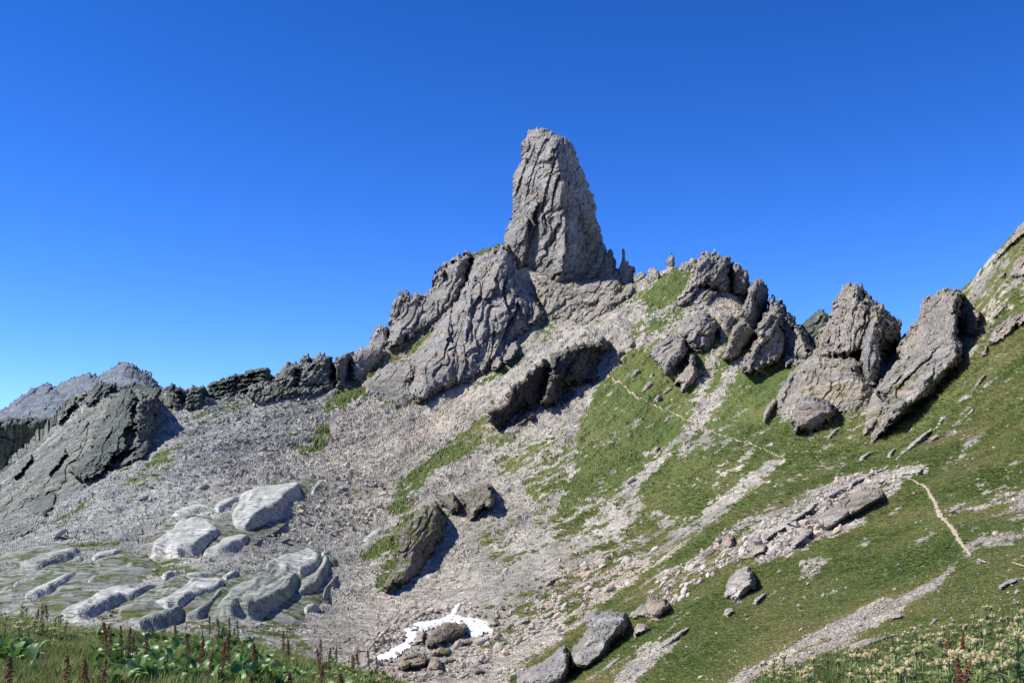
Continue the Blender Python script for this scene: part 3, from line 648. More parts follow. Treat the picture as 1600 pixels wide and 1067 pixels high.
rock('rock_spur', 'triangular rock fin leaning against the right foot of the tall tower', 'rock spur', zT([(812,895),(830,850),(855,800),(885,755),(907,737),(918,770),(930,800),(942,826),(915,860),(870,888)]), 14, 58, 0.72, 'lime', base=955, cell=10)
rock('rock_spur', 'broken ledged rock shelf with grass tufts below the right foot of the tall tower', 'rock spur', [(829,445),(836,430),(846,437),(858,440),(880,443),(903,446),(925,434),(945,426),(957,418),(968,418),(976,432),(972,452),(958,470),(935,482),(905,492),(880,503),(862,505),(850,492),(840,470)], 16, 45, 0.6, 'lime_r', cell=13, rel=1.9, lean=0.3)
rock('rock_needle', 'thin finger of rock nearest the right side of the tall tower', 'rock needle', zT([(935,905),(945,860),(955,820),(965,792),(968,742),(975,727),(984,745),(990,790),(1008,825),(1028,835),(1040,875),(1034,905),(1015,935),(985,965),(955,985),(935,965)]), 12, 70, 0.6, 'lime', base=945, cell=8, rel=1.2)
rock('rock_needle', 'small forked rock needle standing alone in the gap of the ridge', 'rock needle', zT([(1205,870),(1214,800),(1222,785),(1236,780),(1240,757),(1250,752),(1258,775),(1264,810),(1268,860),(1240,870)]), 8, 80, 0.6, 'lime_r', base=925, cell=6, rel=1.2)
rock('outcrop', 'little knobbly outcrop on the saddle between the two rock needles', 'outcrop', zT([(1095,890),(1110,860),(1130,838),(1152,846),(1168,870),(1192,885),(1188,925),(1160,960),(1115,1002),(1108,965),(1128,915)]), 10, 65, 0.6, 'lime_r', base=905, cell=7, rel=1.2)
rock('outcrop', 'low rock crest running from the needle down to the saddle', 'outcrop', zT([(1030,880),(1060,872),(1095,872),(1115,900),(1070,930),(1030,920)]), 7, 40, 0.6, 'lime_r', base=930, cell=6)
# --- massif below left of the tower
rock('cliff', 'dark upper crest of the cliffs stepping down left from the tall tower', 'cliff', [(605,512),(608,488),(613,468),(622,457),(637,454),(643,458),(653,454),(661,460),(669,452),(677,445),(680,427),(684,417),(690,411),(703,405),(712,401),(722,395),(733,390),(742,396),(740,415),(730,445),(720,470),(704,492),(688,508),(676,518),(652,528),(632,540),(612,548),(603,540)], 18, 62, 0.45, 'lime', lean=0.5, cell=14, rel=1.6, lay=1.5, jag=1.8)
rock('outcrop', 'rounded dark outcrop on the shoulder at the left end of the cliffs', 'outcrop', zB([(598,470),(600,430),(612,370),(635,310),(655,265),(672,240),(700,238),(738,250),(742,320),(715,370),(700,430),(660,485),(630,480)]), 14, 60, 0.6, 'lime', lean=0.4, cell=9, rel=1.2)
mass = [(733,415),(740,397),(760,391),(785,380),(800,384),(808,405),(814,430),(822,450),(834,462),(843,476),(852,490),(844,503),(830,512),(818,524),(806,536),(799,550),(790,568),(777,578),(765,586),(752,590),(738,600),(720,606),(700,614),(681,621),(667,635),(647,629),(639,610),(645,588),(639,570),(653,552),(667,534),(676,512),(686,496),(702,480),(716,462),(726,440)]
mL = [(zM([(160,-60),(130,60),(125,200),(130,320)]), 7, 14), (zM([(330,-80),(300,60),(340,180),(310,300),(270,380)]), 12, 18), (zM([(60,0),(20,150),(0,280),(30,360)]), 7, 14), (zM([(250,300),(240,400),(200,500)]), 8, 12), (zM([(90,380),(100,460),(60,560)]), 8, 12), (zT([(330,760),(380,850),(440,900),(480,960)]), 10, 16)]
mm = rock('cliff', 'broad fluted grey cliff directly below the left foot of the tall tower', 'cliff', mass, 24, 68, 0.55, 'lime', lean=0.45, cell=20, rel=1.45, stretch=3.4, lay=1.5, lips=mL, edge=0.35)
for p in ([(400,262),(410,200),(440,130),(475,95),(520,130),(535,180),(500,225),(450,260)], [(225,505),(240,440),(265,400),(300,410),(312,460),(280,500)], [(290,460),(310,400),(340,340),(390,310),(400,370),(380,420),(330,465)], [(150,500),(170,400),(200,340),(240,350),(240,420),(215,500),(190,525)], [(240,330),(270,240),(320,190),(345,230),(330,310),(280,370)]):
    rock('buttress', None, None, zM(p), 9, 66, 0.7, 'lime', parent=mm, cell=10, fwd=16, lean=0.3)
for p in ([(870,470),(940,440),(980,480),(960,560),(930,640),(905,600),(880,540)], [(1000,480),(1090,380),(1120,400),(1140,480),(1160,560),(1120,560),(1060,500),(1010,560)], [(930,620),(980,560),(1050,560),(1110,560),(1060,600),(990,640),(950,680)]):
    rock('buttress', None, None, zB(p), 8, 66, 0.65, 'lime', parent=mm, cell=10, fwd=14, lean=0.3)
rock('outcrop', 'small square crag with turf round it alone on the open scree', 'outcrop', zB([(402,790),(420,768),(452,766),(478,795),(490,835),(470,865),(446,882),(415,860)]), 7, 60, 0.7, 'lime', cell=8)
rock('turf_patch', 'green turf cap on the cliff top at the left foot of the tall tower', 'turf ledge', [(733,408),(738,396),(752,390),(768,384),(786,379),(797,388),(790,400),(772,408),(755,412),(742,418)], 5, 40, 0.5, 'turfcap', kind='thing', lean=0.4, fwd=32, cell=8, rel=0.8)
# --- middle cliff band in shade
c7 = rock('cliff', 'dark overhanging cliff band crossing the middle of the scree, its lower left end', 'cliff', zM([(213,770),(225,715),(260,690),(312,680),(318,640),(345,575),(380,548),(415,540),(430,505),(490,455),(550,415),(565,440),(560,500),(545,560),(525,630),(505,700),(482,772),(455,775),(440,705),(418,705),(385,750),(350,785),(320,800),(290,828),(245,808)]), 32, 62, 0.10, 'lime_shade', lean=0.6, cell=12, rel=2.1, edge=0.2, round_=0.9, lay=1.8, jag=1.6, stretch=3.2)
rock('buttress', None, None, zM([(335,812),(370,765),(400,725),(425,700),(447,722),(456,782),(420,805),(380,822)]), 8, 55, 0.6, 'lime_shade', parent=c7, cell=9)
c8 = rock('cliff', 'dark overhanging cliff band crossing the middle of the scree, its upper right end', 'cliff', zM([(555,440),(565,405),(640,370),(720,332),(780,338),(830,322),(865,308),(905,314),(912,345),(885,388),(852,420),(835,470),(838,540),(812,566),(770,582),(715,590),(650,600),(625,680),(560,705),(508,705),(520,640),(545,570),(560,500)]), 36, 62, 0.10, 'lime_shade', lean=0.6, cell=13, rel=2.1, edge=0.2, round_=0.9, lay=1.8, jag=1.6, stretch=3.2)
rock('buttress', None, None, zM([(618,690),(630,625),(670,590),(712,598),(716,630),(690,655),(650,680)]), 7, 55, 0.6, 'lime_shade', parent=c8, cell=8)
rock('buttress', None, None, zM([(500,700),(520,640),(560,600),(600,590),(620,640),(610,690),(560,708)]), 9, 60, 0.75, 'lime_shade', parent=c8, cell=9, fwd=10)
rock('buttress', None, None, zM([(540,560),(570,470),(610,420),(660,400),(650,470),(620,530),(570,580)]), 9, 60, 0.75, 'lime_shade', parent=c8, cell=9, fwd=18)
rock('buttress', None, None, zM([(740,560),(760,500),(800,460),(830,490),(832,540),(800,570)]), 8, 60, 0.7, 'lime_shade', parent=c8, cell=8, fwd=12)
sm = [('low tilted ledge at the top of the path on the cliff band end', zM([(868,470),(890,430),(920,395),(960,372),(998,378),(985,400),(940,435),(900,468)])),
      ('small brown outcrop above the path start', zM([(985,355),(1010,325),(1035,320),(1045,345),(1025,370),(1000,375)])),
      ('narrow tilted fin of rock in the turf above the path', zM([(995,550),(1015,515),(1045,485),(1070,480),(1072,500),(1045,530)])),
      ('pair of joined low blocks in the turf below the twin crag', zM([(1065,620),(1082,590),(1120,562),(1150,575),(1125,602),(1090,615)])),
      ('dark pointed rock in the turf at the foot of the stepped crag', zM([(1142,670),(1155,630),(1185,622),(1190,645),(1165,678)])),
      ('flat brown slab touching the path on the green slope', zM([(1190,778),(1215,748),(1255,732),(1262,748),(1230,770),(1200,785)])),
      ('white rounded block on the green slope right of the path', zM([(1275,700),(1290,680),(1304,690),(1298,706),(1282,708)])),
      ('pale slanting block right of the path beside the stone chute', zM([(1308,745),(1330,715),(1352,698),(1358,712),(1335,738)])),
      ('pale brown block sitting in the middle of the green meadow', zM([(1128,965),(1132,930),(1160,905),(1180,915),(1178,945),(1150,970)])),
      ('dark and white stone half sunk in the upper green meadow', zM([(950,720),(962,705),(985,708),(988,725),(965,735)]))]
for l, p in sm: rock('outcrop', l, 'outcrop', p, None, 45, 0.65, 'lime_r', cell=6, jag=0.7, lean=0.8)
# --- twin crags in the green slope
c = rock('crag', 'rounded left half of the dark twin crag high on the green slope', 'crag', zR([(48,655),(68,612),(100,585),(135,566),(175,548),(205,540),(250,560),(268,600),(272,630),(255,680),(225,715),(195,745),(172,768),(150,786),(122,765),(105,735),(75,700)]), 24, 55, 0.62, 'lime', cell=15, rel=1.3, lean=0.75)
c = rock('crag', 'taller right half of the dark twin crag high on the green slope', 'crag', zR([(215,545),(232,505),(255,470),(290,430),(325,412),(352,404),(378,420),(400,440),(430,460),(442,500),(425,545),(414,600),(380,640),(330,648),(272,636),(252,580)]), 26, 62, 0.42, 'lime', cell=15, rel=1.3, lean=0.75)
rock('crag', 'stepped crag just below the dark twin crag', 'crag', zR([(178,830),(200,790),(225,755),(255,705),(262,650),(285,636),(308,655),(318,705),(330,770),(305,815),(280,842),(245,862),(225,872),(215,850),(225,820),(200,838)]), 12, 58, 0.6, 'lime_r', cell=9, lean=0.6)
for l, p in (('small slanting rock left below the stepped crag', [(122,868),(145,835),(180,822),(188,842),(160,870),(132,882)]), ('upright dark stone left of the stepped crag', [(74,922),(80,890),(100,868),(120,870),(112,900),(92,922)]), ('pale low ledge at the left end of the outcrops under the twin crag', [(0,862),(20,825),(50,800),(82,798),(76,825),(55,855),(20,868)]), ('small pale rock beside the foot of the twin crag', [(45,790),(58,755),(80,752),(78,775),(58,795)])):
    rock('outcrop', l, 'outcrop', zR(p), None, 50, 0.65, 'lime_r', cell=7, lean=0.8)
# --- crenellated peak
rock('peak', 'broad pale peak with a crenellated top right of the small forked needle', 'peak', zR([(178,362),(205,325),(235,292),(262,240),(268,205),(285,165),(305,135),(325,118),(345,84),(365,88),(380,74),(395,84),(410,71),(430,90),(445,99),(482,97),(500,120),(515,150),(515,220),(520,275),(490,285),(445,290),(425,270),(395,262),(350,255),(325,290),(290,330),(240,352)]), 15, 50, 0.75, 'lime_r', cell=13, rel=1.4, jag=1.2, lean=0.9, down=10)
rock('peak', 'dark notched shoulder attached to the right of the crenellated peak', 'peak', zR([(500,140),(520,142),(535,150),(552,144),(570,175),(585,178),(602,186),(606,230),(611,262),(590,282),(555,284),(520,272),(500,240)]), 14, 70, 0.3, 'lime', cell=9, rel=1.3, lean=0.9, down=14)
rock('outcrop', 'knobbly rocks left of the crenellated peak', 'outcrop', zR([(196,200),(215,165),(240,140),(265,135),(290,112),(318,128),(310,150),(290,180),(265,205),(235,205)]), 9, 60, 0.6, 'lime_r', cell=7, base=900, rel=1.3)
rock('outcrop', 'pale notched outcrop on the grass of the saddle under the forked needle', 'outcrop', zR([(38,215),(68,165),(95,182),(122,208),(118,255),(90,290),(68,314),(44,320),(58,270)]), 9, 60, 0.65, 'lime_r', cell=7, base=890)
# --- spire group
rock('peak', 'sharp dark twin-pointed spire right of the crenellated peak', 'peak', zR([(540,440),(560,395),(585,340),(600,285),(625,250),(648,224),(660,236),(680,228),(700,265),(716,298),(712,345),(700,395),(670,445),(640,475),(605,482),(570,470)]), 18, 70, 0.45, 'lime', cell=11, rel=1.5, stretch=3.6, lay=1.5, jag=1.1, lean=0.95, down=10, lips=[(zR([(655,240),(640,320),(620,400),(600,470)]), 8, 12)])
rock('peak', 'dark toothed ridge falling right behind the big slanted block', 'peak', zR([(705,340),(722,318),(745,335),(762,350),(782,342),(802,372),(808,405),(830,415),(862,442),(882,480),(902,492),(918,525),(932,542),(945,580),(975,612),(978,632),(950,658),(900,672),(850,685),(800,690),(740,560),(700,430)]), 20, 72, 0.3, 'lime', cell=10, rel=1.6, jag=1.3, lean=0.9, down=10)
rock('peak', 'big slanted grey block with a round top below the dark twin-pointed spire', 'peak', zR([(635,570),(650,490),(680,440),(710,405),(740,389),(775,398),(800,425),(815,470),(826,560),(822,640),(795,698),(740,725),(690,745),(645,775),(600,770),(555,765),(552,725),(562,680),(600,640)]), 18, 62, 0.78, 'lime_r', cell=13, rel=1.6, stretch=3.2, lay=1.5, jag=1.1, lean=0.9, fwd=12)
rock('peak', 'smaller slanted rib left of the big slanted grey block', 'peak', zR([(455,665),(470,620),(490,560),(510,505),(545,470),(575,465),(612,482),(645,520),(625,580),(585,632),(545,680),(500,706),(470,695)]), 12, 60, 0.72, 'lime_r', cell=10, rel=1.6, stretch=3.2, lean=0.9, fwd=8)
# --- big peak
rock('outcrop', 'small dark hump in the notch left of the big orange-stained peak', 'outcrop', zR([(888,500),(910,470),(945,442),(968,420),(990,404),(1020,400),(1052,430),(1042,500),(1000,570),(950,590),(920,560)]), 16, 50, 0.6, 'dark', cell=9, base=720)
bp = rock('peak', 'big steep peak with orange-stained face and notched right shoulder', 'peak', zQ([(262,725),(270,690),(285,650),(330,600),(342,570),(352,545),(362,500),(385,462),(405,430),(428,405),(448,392),(470,400),(495,393),(512,404),(530,430),(545,445),(575,470),(602,500),(625,505),(652,522),(672,548),(692,575),(722,592),(740,620),(744,655),(720,685),(700,705),(672,745),(655,800),(622,860),(602,930),(562,912),(512,885),(505,800),(510,768),(430,795),(392,800),(330,785),(290,775)]), 22, 76, 0.62, 'lime_r', cell=15, rel=1.5, stretch=3.2, lay=1.3, jag=1.1, lean=0.95, down=16, lips=[(zQ([(530,440),(540,520),(560,600),(520,700)]), 7, 12), (zQ([(600,520),(610,600),(640,700),(620,800)]), 8, 12), (zQ([(400,560),(395,680),(385,780)]), 5, 12)])
rock('buttress', None, None, zQ([(508,815),(512,760),(530,700),(555,650),(590,618),(615,650),(630,710),(638,790),(622,870),(600,930),(560,912),(515,870)]), 14, 78, 0.35, 'lime', parent=bp, lean=0.95, fwd=20, cell=10, down=14)
rock('buttress', None, None, zQ([(262,725),(275,690),(310,640),(350,620),(385,640),(390,720),(385,790),(330,785),(290,775)]), 10, 60, 0.7, 'lime_r', parent=bp, lean=0.95, fwd=12, cell=10, down=12)
rock('buttress', None, None, zQ([(640,640),(660,590),(690,580),(722,595),(742,650),(700,705),(670,740),(650,720)]), 10, 70, 0.5, 'lime', parent=bp, lean=0.95, fwd=18, cell=9)
# --- rock steps below the big peak
rs = rock('rock_ledge', 'grass-tufted pale rock steps below the big orange-stained peak', 'rock ledge', zQ([(60,1150),(30,1080),(60,990),(110,900),(160,855),(230,800),(275,775),(330,800),(400,805),(500,800),(560,900),(600,950),(590,1010),(560,1100),(480,1150),(350,1160),(150,1180)]), 5, 58, 0.6, 'lime_r', cell=13, rel=1.3, lean=0.55)
for l, p in (('narrow upright fin at the left edge of the rock steps under the big peak', [(765,968),(768,900),(790,840),(815,785),(845,745),(875,712),(892,735),(888,780),(870,815),(862,880),(835,930),(795,972)]),
             ('second upright fin beside the narrow one on the rock steps', [(868,862),(868,800),(890,745),(905,712),(945,690),(1000,688),(1012,730),(980,780),(955,810),(930,852),(890,882)]),
             ('low rounded block at the lowest left corner of the rock steps', [(674,1040),(680,985),(705,930),(740,898),(766,895),(765,935),(745,975),(722,1005),(705,1048)]),
             ('stepped block with a dark right side above the smooth grey boulder', [(1058,900),(1070,840),(1090,790),(1130,742),(1165,745),(1195,738),(1215,765),(1215,800),(1190,850),(1165,900),(1162,950),(1128,992),(1098,985),(1085,930)]),
             ('narrow rib right of the stepped block under the big peak', [(1205,880),(1210,820),(1225,770),(1255,765),(1282,800),(1275,845),(1255,880),(1215,905),(1180,930)])):
    rock('rock_fin', l, 'rock fin', zR(p), None, 66, 0.7, 'lime_r', cell=10, fwd=12, lean=0.7, rel=1.2)
rock('boulder', 'huge smooth grey rounded boulder with a pale base under the rock steps', 'boulder', zG([(118,215),(128,150),(150,105),(182,68),(230,50),(300,72),(372,100),(388,150),(352,212),(295,250),(240,292),(190,275),(138,288),(142,240)]), 16, 25, 0.6, 'lime', cell=20, rel=0.6, stretch=1.4, lean=0.7, fwd=10)
rock('rock_ledge', 'small pale wedge lying in the grass between the rock steps', 'rock ledge', zR([(975,865),(1000,830),(1045,798),(1062,805),(1045,845),(1010,875)]), None, 40, 0.7, 'lime_r', cell=7, fwd=4)
# --- right big peak
rp1 = rock('peak', 'large grey peak with a jagged flat top above the green slope', 'peak', zQ([(685,850),(700,745),(735,700),(762,680),(800,630),(825,590),(850,545),(848,500),(868,492),(890,460),(915,465),(940,440),(975,416),(1005,428),(1050,420),(1065,440),(1092,452),(1082,500),(1072,545),(1078,600),(1072,660),(1070,700),(1082,740),(1075,800),(1000,830),(900,850),(800,880),(740,870)]), 26, 56, 0.83, 'lime_r', lean=0.9, cell=14, rel=1.5, jag=1.2, edge=0.4)
rock('buttress', None, None, zQ([(585,1000),(625,930),(690,850),(745,800),(800,755),(870,735),(950,705),(1020,690),(1070,700),(1088,740),(1090,800),(1085,855),(1035,910),(975,975),(940,1020),(905,1060),(840,1095),(760,1155),(690,1212),(640,1262),(575,1310),(560,1290),(565,1240),(600,1190),(630,1130),(628,1060)]), 22, 54, 0.78, 'lime_r', parent=rp1, lean=0.8, cell=15, rel=1.7, stretch=3.4, lay=1.6, jag=1.1, edge=0.7, fwd=2)
rock('rock_ledge', 'pale tufted flank running down left of the large grey peak', 'rock ledge', zQ([(530,1180),(545,1080),(560,1000),(600,910),(660,830),(700,770),(720,800),(690,870),(650,950),(645,1050),(640,1120),(600,1190),(560,1240),(510,1260)]), 9, 50, 0.6, 'lime_r', cell=10, rel=1.0, fwd=2)
zQa = [('block of fluted pale rock in the grass right of the dark cave', [(1080,640),(1098,560),(1130,532),(1160,530),(1185,560),(1178,640),(1182,705),(1120,705),(1075,690)]),
       ('pale crest at the right edge rising to the top of the slope', [(1240,300),(1243,268),(1290,215),(1328,160),(1380,100),(1440,35),(1500,-30),(1500,90),(1440,135),(1380,190),(1320,240),(1270,290)]),
       ('tilted pale outcrop just under the right hand crest', [(1325,372),(1345,330),(1365,290),(1400,250),(1440,225),(1480,220),(1480,350),(1420,380),(1370,385)]),
       ('low knobbly outcrop below the grassy strip on the right skyline', [(1262,385),(1275,350),(1310,330),(1335,340),(1320,380),(1290,395)]),
       ('long narrow outcrop sloping down to the mouth of the gully', [(1240,600),(1245,575),(1285,530),(1330,500),(1380,460),(1400,440),(1340,470),(1335,540),(1300,580),(1260,605)]),
       ('round pale boulder in the grass left of the long narrow outcrop', [(1212,655),(1218,620),(1240,612),(1255,630),(1245,652),(1225,662)]),
       ('wide pale outcrop above the steep meadow at the right edge', [(1218,715),(1235,670),(1270,630),(1320,600),(1380,570),(1440,545),(1470,560),(1440,625),(1380,660),(1335,705),(1280,752),(1235,755)]),
       ('small upright stone at the right lip of the dark cave', [(1190,770),(1195,735),(1225,745),(1228,790),(1190,825),(1172,815)]),
       ('long pale rib in the steep meadow right of the large grey peak', [(1135,1000),(1150,960),(1180,920),(1230,890),(1275,850),(1240,900),(1200,940),(1165,985)]),
       ('flat white slab low in the steep meadow right of the large grey peak', [(1055,1060),(1068,1030),(1110,1018),(1155,1015),(1150,1040),(1090,1062)]),
       ('small white stone beside the flat white slab in the steep meadow', [(1160,1010),(1180,990),(1212,990),(1200,1008),(1175,1018)]),
       ('lone small rock in the upper right meadow', [(1318,1020),(1335,998),(1362,990),(1350,1012),(1330,1028)]),
       ('pointed little rock in the upper right meadow under the wide outcrop', [(1285,955),(1292,940),(1308,938),(1305,955)])]
for l, p in zQa: rock('outcrop', l, 'outcrop', zQ(p), None, 46, 0.66, 'lime_r', cell=8, lean=0.8, rel=1.6, jag=1.3, fwd=3)

M['slab_b'] = rock_mat('mossy_slab_bedrock', (0.36, 0.355, 0.32), (0.20, 0.205, 0.19), (0.40, 0.31, 0.24), 32, 1.6, 0.50, (0.30, 0.33, 0.26), 0.35)

# ------------------------------------------------------------------ polished slabs, boulders, rock ribs
base_slabs = [
 ('bedrock under the upper slab field, seen as broken steps between the pale slabs', zS([(-40,640),(-60,500),(40,410),(140,330),(300,290),(440,240),(600,190),(760,170),(930,160),(930,230),(800,290),(760,330),(700,420),(640,460),(520,530),(430,600),(300,625),(100,640)]), 5, 'slab_b'),
 ('bedrock under the lower slab field, broken into dark steps at its right end', zS([(-250,980),(-240,860),(-100,760),(60,700),(200,650),(400,650),(560,640),(640,600),(760,520),(900,560),(1010,600),(1010,700),(960,820),(880,930),(760,1000),(600,980),(300,960),(100,1000),(-100,1010)]), 6, 'slab_b'),
 ('bedrock of the left slab field with turf in its hollows', zL([(-60,860),(-80,560),(60,480),(250,430),(420,440),(560,450),(720,480),(860,560),(880,680),(760,760),(640,850),(500,900),(300,890),(100,880)]), 5, 'slab_b')]
for l, p, T, m in base_slabs: rock('rock_slab', l, 'bedrock', p, T * 0.3, 32, 0.55, m, kind='thing', vert=True, cell=20, rel=0.6, stretch=2.6, round_=0.5, edge=0.2, jag=1.5)
slabs = [
 ('broad pale polished slab at the centre of the slab field with dark lower edge', zS([(410,400),(415,350),(440,290),(485,240),(560,214),(645,212),(700,200),(745,203),(778,230),(765,275),(705,330),(690,368),(640,395),(605,402),(560,440),(545,470),(500,492),(455,480),(430,462),(425,430)]), 15, 33, 0.80, 'slab'),
 ('triangular pale slab left of the broad central slab', zS([(298,322),(340,290),(400,270),(440,258),(455,275),(430,300),(415,320),(385,345),(342,370),(315,350)]), 5, 33, 0.75, 'slab'),
 ('largest cracked pale slab stretching left of the central slab', zS([(-30,600),(-20,520),(40,460),(100,410),(160,385),(235,388),(280,402),(300,440),(332,480),(322,515),(270,548),(235,585),(200,612),(120,622),(60,608),(0,615)]), 12, 30, 0.80, 'slab'),
 ('long low slab with a brown shaded underside below the central slab', zS([(235,608),(265,565),(320,530),(345,495),(375,483),(440,478),(500,500),(495,535),(450,560),(390,588),(330,600),(270,607)]), 8, 28, 0.5, 'slab'),
 ('narrow pale slab tongue at the right foot of the central slab', zS([(508,505),(535,465),(570,430),(615,408),(632,425),(605,455),(560,485)]), 4, 35, 0.7, 'slab'),
 ('thin sliver of slab beside the narrow pale tongue', zS([(605,470),(640,420),(675,385),(690,390),(665,430),(630,465)]), 3, 45, 0.6, 'slab'),
 ('small pale upright slab at the top right of the slab field', zS([(838,265),(842,225),(872,182),(915,168),(922,185),(905,222),(882,245),(865,262)]), 5, 55, 0.75, 'slab'),
 ('pale tapering slab at the upper left of the slab field', zS([(70,372),(110,340),(160,315),(205,304),(285,318),(305,345),(260,358),(200,382),(150,390),(100,395)]), 5, 25, 0.75, 'slab'),
 ('little flat pale slab just above the central slab', zS([(738,192),(790,170),(850,166),(845,185),(800,205),(770,212)]), 2.5, 20, 0.7, 'slab'),
 ('pale domed slab with an orange lip above the green-tinged slab', zS([(590,668),(620,630),(690,590),(740,560),(790,544),(830,550),(862,575),(890,605),(905,640),(890,680),(840,702),(790,715),(740,700),(680,682),(630,682)]), 10, 30, 0.75, 'slab'),
 ('big green-tinged slab with a dark broken right side low in the slab field', zS([(300,940),(335,900),(355,850),(400,790),(450,740),(500,700),(560,682),(630,685),(700,700),(745,715),(762,745),(755,790),(740,840),(700,880),(640,915),(590,935),(520,948),(430,945),(360,940)]), 16, 33, 0.55, 'slab_g'),
 ('long pale slab with a blunt dark end left of the green-tinged slab', zL([(842,828),(860,790),(905,748),(960,712),(1040,680),(1060,655),(1130,650),(1190,655),(1235,690),(1255,725),(1215,755),(1150,782),(1080,800),(1030,835),(960,850),(900,838)]), 9, 32, 0.6, 'slab'),
 ('flat white slab perched above the long pale slab', zL([(1030,668),(1050,620),(1100,610),(1190,612),(1215,640),(1200,655),(1120,668)]), 3, 20, 0.7, 'slab'),
 ('pair of white blocks right of the flat white slab', zL([(1195,625),(1240,640),(1270,615),(1310,608),(1335,625),(1322,660),(1270,695),(1245,680)]), 4, 50, 0.65, 'slab'),
 ('smooth green lens-shaped slab at the left of the slab field', zL([(110,615),(140,580),(175,548),(240,515),(320,492),(400,484),(440,500),(430,535),(375,572),(300,600),(240,618),(180,628)]), 8, 24, 0.75, 'slab_g'),
 ('darker slab tucked behind the right end of the smooth green slab', zL([(345,592),(385,560),(430,535),(455,518),(480,552),(470,578),(410,592)]), 4, 35, 0.6, 'slab_g'),
 ('layered white slab right of the smooth green slab', zL([(500,556),(525,520),(570,498),(640,488),(685,505),(682,530),(640,560),(590,578),(548,594),(520,580)]), 6, 25, 0.75, 'slab'),
 ('two humped white stone between turf patches in the slab field', zL([(662,590),(695,560),(745,553),(775,590),(765,615),(715,640),(695,615)]), 4, 35, 0.7, 'slab'),
 ('long pale slab with dark side at the lower left of the slab field', zL([(148,760),(175,720),(240,680),(300,658),(370,635),(425,618),(448,630),(405,680),(335,725),(290,755),(225,780),(175,795)]), 6, 34, 0.7, 'slab'),
 ('flat grey slab leaning at the far left of the slab field', zL([(58,705),(100,668),(150,655),(188,654),(180,690),(130,722),(88,748)]), 4, 34, 0.8, 'slab'),
 ('grey block with pink lower corner in the left turf', zL([(484,705),(490,660),(530,638),(572,628),(575,655),(540,690),(510,705)]), 4, 36, 0.7, 'slab'),
 ('grey pointed block above the long pale slab', zL([(892,672),(905,625),(950,605),(1000,604),(1010,630),(975,660),(940,678)]), 4, 30, 0.7, 'slab'),
 ('wide pile of layered pale slabs above the foreground meadow', zL([(355,855),(420,805),(500,760),(580,715),(650,690),(720,685),(740,720),(800,700),(880,690),(870,720),(800,755),(760,790),(690,805),(620,835),(560,860),(480,885),(400,880)]), 7, 28, 0.7, 'slab'),
 ('brown shaded blunt rock nose above the foreground docks', zL([(755,960),(775,900),(820,855),(870,835),(960,830),(1020,835),(1025,870),(980,905),(920,930),(870,950),(810,972)]), 9, 35, 0.35, 'slab_g'),
 ('rounded grey stone below the layered pale slab pile', zL([(655,865),(680,830),(740,820),(790,835),(770,855),(700,870)]), 3, 25, 0.7, 'slab'),
 ('broken dark rocks under the long pale slab', zL([(1035,885),(1060,840),(1110,810),(1160,790),(1195,720),(1250,710),(1258,755),(1215,800),(1180,830),(1120,885),(1070,895)]), 6, 38, 0.4, 'slab_g'),
 ('grey layered stone at the far left edge above the meadow', zL([(-20,640),(30,600),(90,570),(150,545),(160,560),(110,600),(50,630),(0,650)]), 4, 25, 0.7, 'slab_g'),
 ('dark jumbled crag right of the pale domed slab', zS([(745,790),(760,740),(800,715),(850,690),(885,640),(905,600),(935,620),(945,660),(930,700),(910,750),(880,800),(830,835),(790,850),(760,830)]), 9, 58, 0.45, 'slab_g'),
 ('narrow dark rock fin at the right end of the slab field', zS([(895,862),(905,800),(925,760),(960,720),(992,690),(1000,715),(985,760),(950,810),(925,850)]), 6, 62, 0.4, 'slab_g'),
 ('grey rock lump with dark hollow below the jumbled crag', zS([(785,925),(800,880),(840,858),(880,880),(895,900),(860,925),(820,938)]), 5, 40, 0.6, 'slab'),
 ('small pale block at the right end of the slab field', zS([(888,605),(900,570),(940,556),(962,575),(945,605),(915,622)]), 3, 35, 0.7, 'slab'),
 ('pale orange-edged block alone between scree and the turfed outcrop', zS([(1120,540),(1140,500),(1180,462),(1215,445),(1240,470),(1215,500),(1170,535)]), 4, 38, 0.7, 'slab'),
]
for l, p, T, dip, pk, m in slabs:
    c0 = np.mean(p, 0); p = [tuple(c0 + (np.array(v) - c0) * 1.17) for v in p]
    rock('rock_slab', l, 'rock slab', p, 1.9 + T * 0.26, dip, max(pk, 0.84), m, kind='thing', vert=True, cell=None, rel=0.42 if m == 'slab' else 0.75, edge=0.22, stretch=3.0, round_=0.75, jag=0.5)

# turf covered outcrop throwing the big shadow
M['turfrock'] = rock_mat('turf_covered_rock', (0.27, 0.235, 0.19), (0.15, 0.135, 0.115), (0.32, 0.26, 0.18), 50, 1.5, 0.50, None, 0.4, 1.0, [(0.3, (0.055, 0.070, 0.020)), (0.5, (0.105, 0.110, 0.038)), (0.7, (0.175, 0.145, 0.07))])
rock('outcrop', 'turf-capped rock fin with a dark overhanging right face in the middle of the scree', 'outcrop', zO([(345,690),(375,640),(420,585),(435,520),(428,450),(430,395),(470,345),(520,290),(575,250),(640,232),(672,262),(698,305),(700,360),(690,420),(650,480),(600,560),(550,635),(510,680),(465,705),(410,700),(365,740)]), 15, 52, 0.52, 'turfrock', lean=0.55, cell=14, rel=1.5, edge=0.3, lips=[(zO([(640,240),(600,330),(540,430),(460,540),(380,650)]), 6, 14)])
rock('outcrop', 'small notched rock at the top of the turf-capped fin', 'outcrop', zO([(628,185),(680,185),(735,172),(762,198),(782,230),(786,290),(730,318),(702,300),(690,260),(650,225)]), 10, 55, 0.6, 'turfrock', lean=0.8, cell=8, rel=1.3)
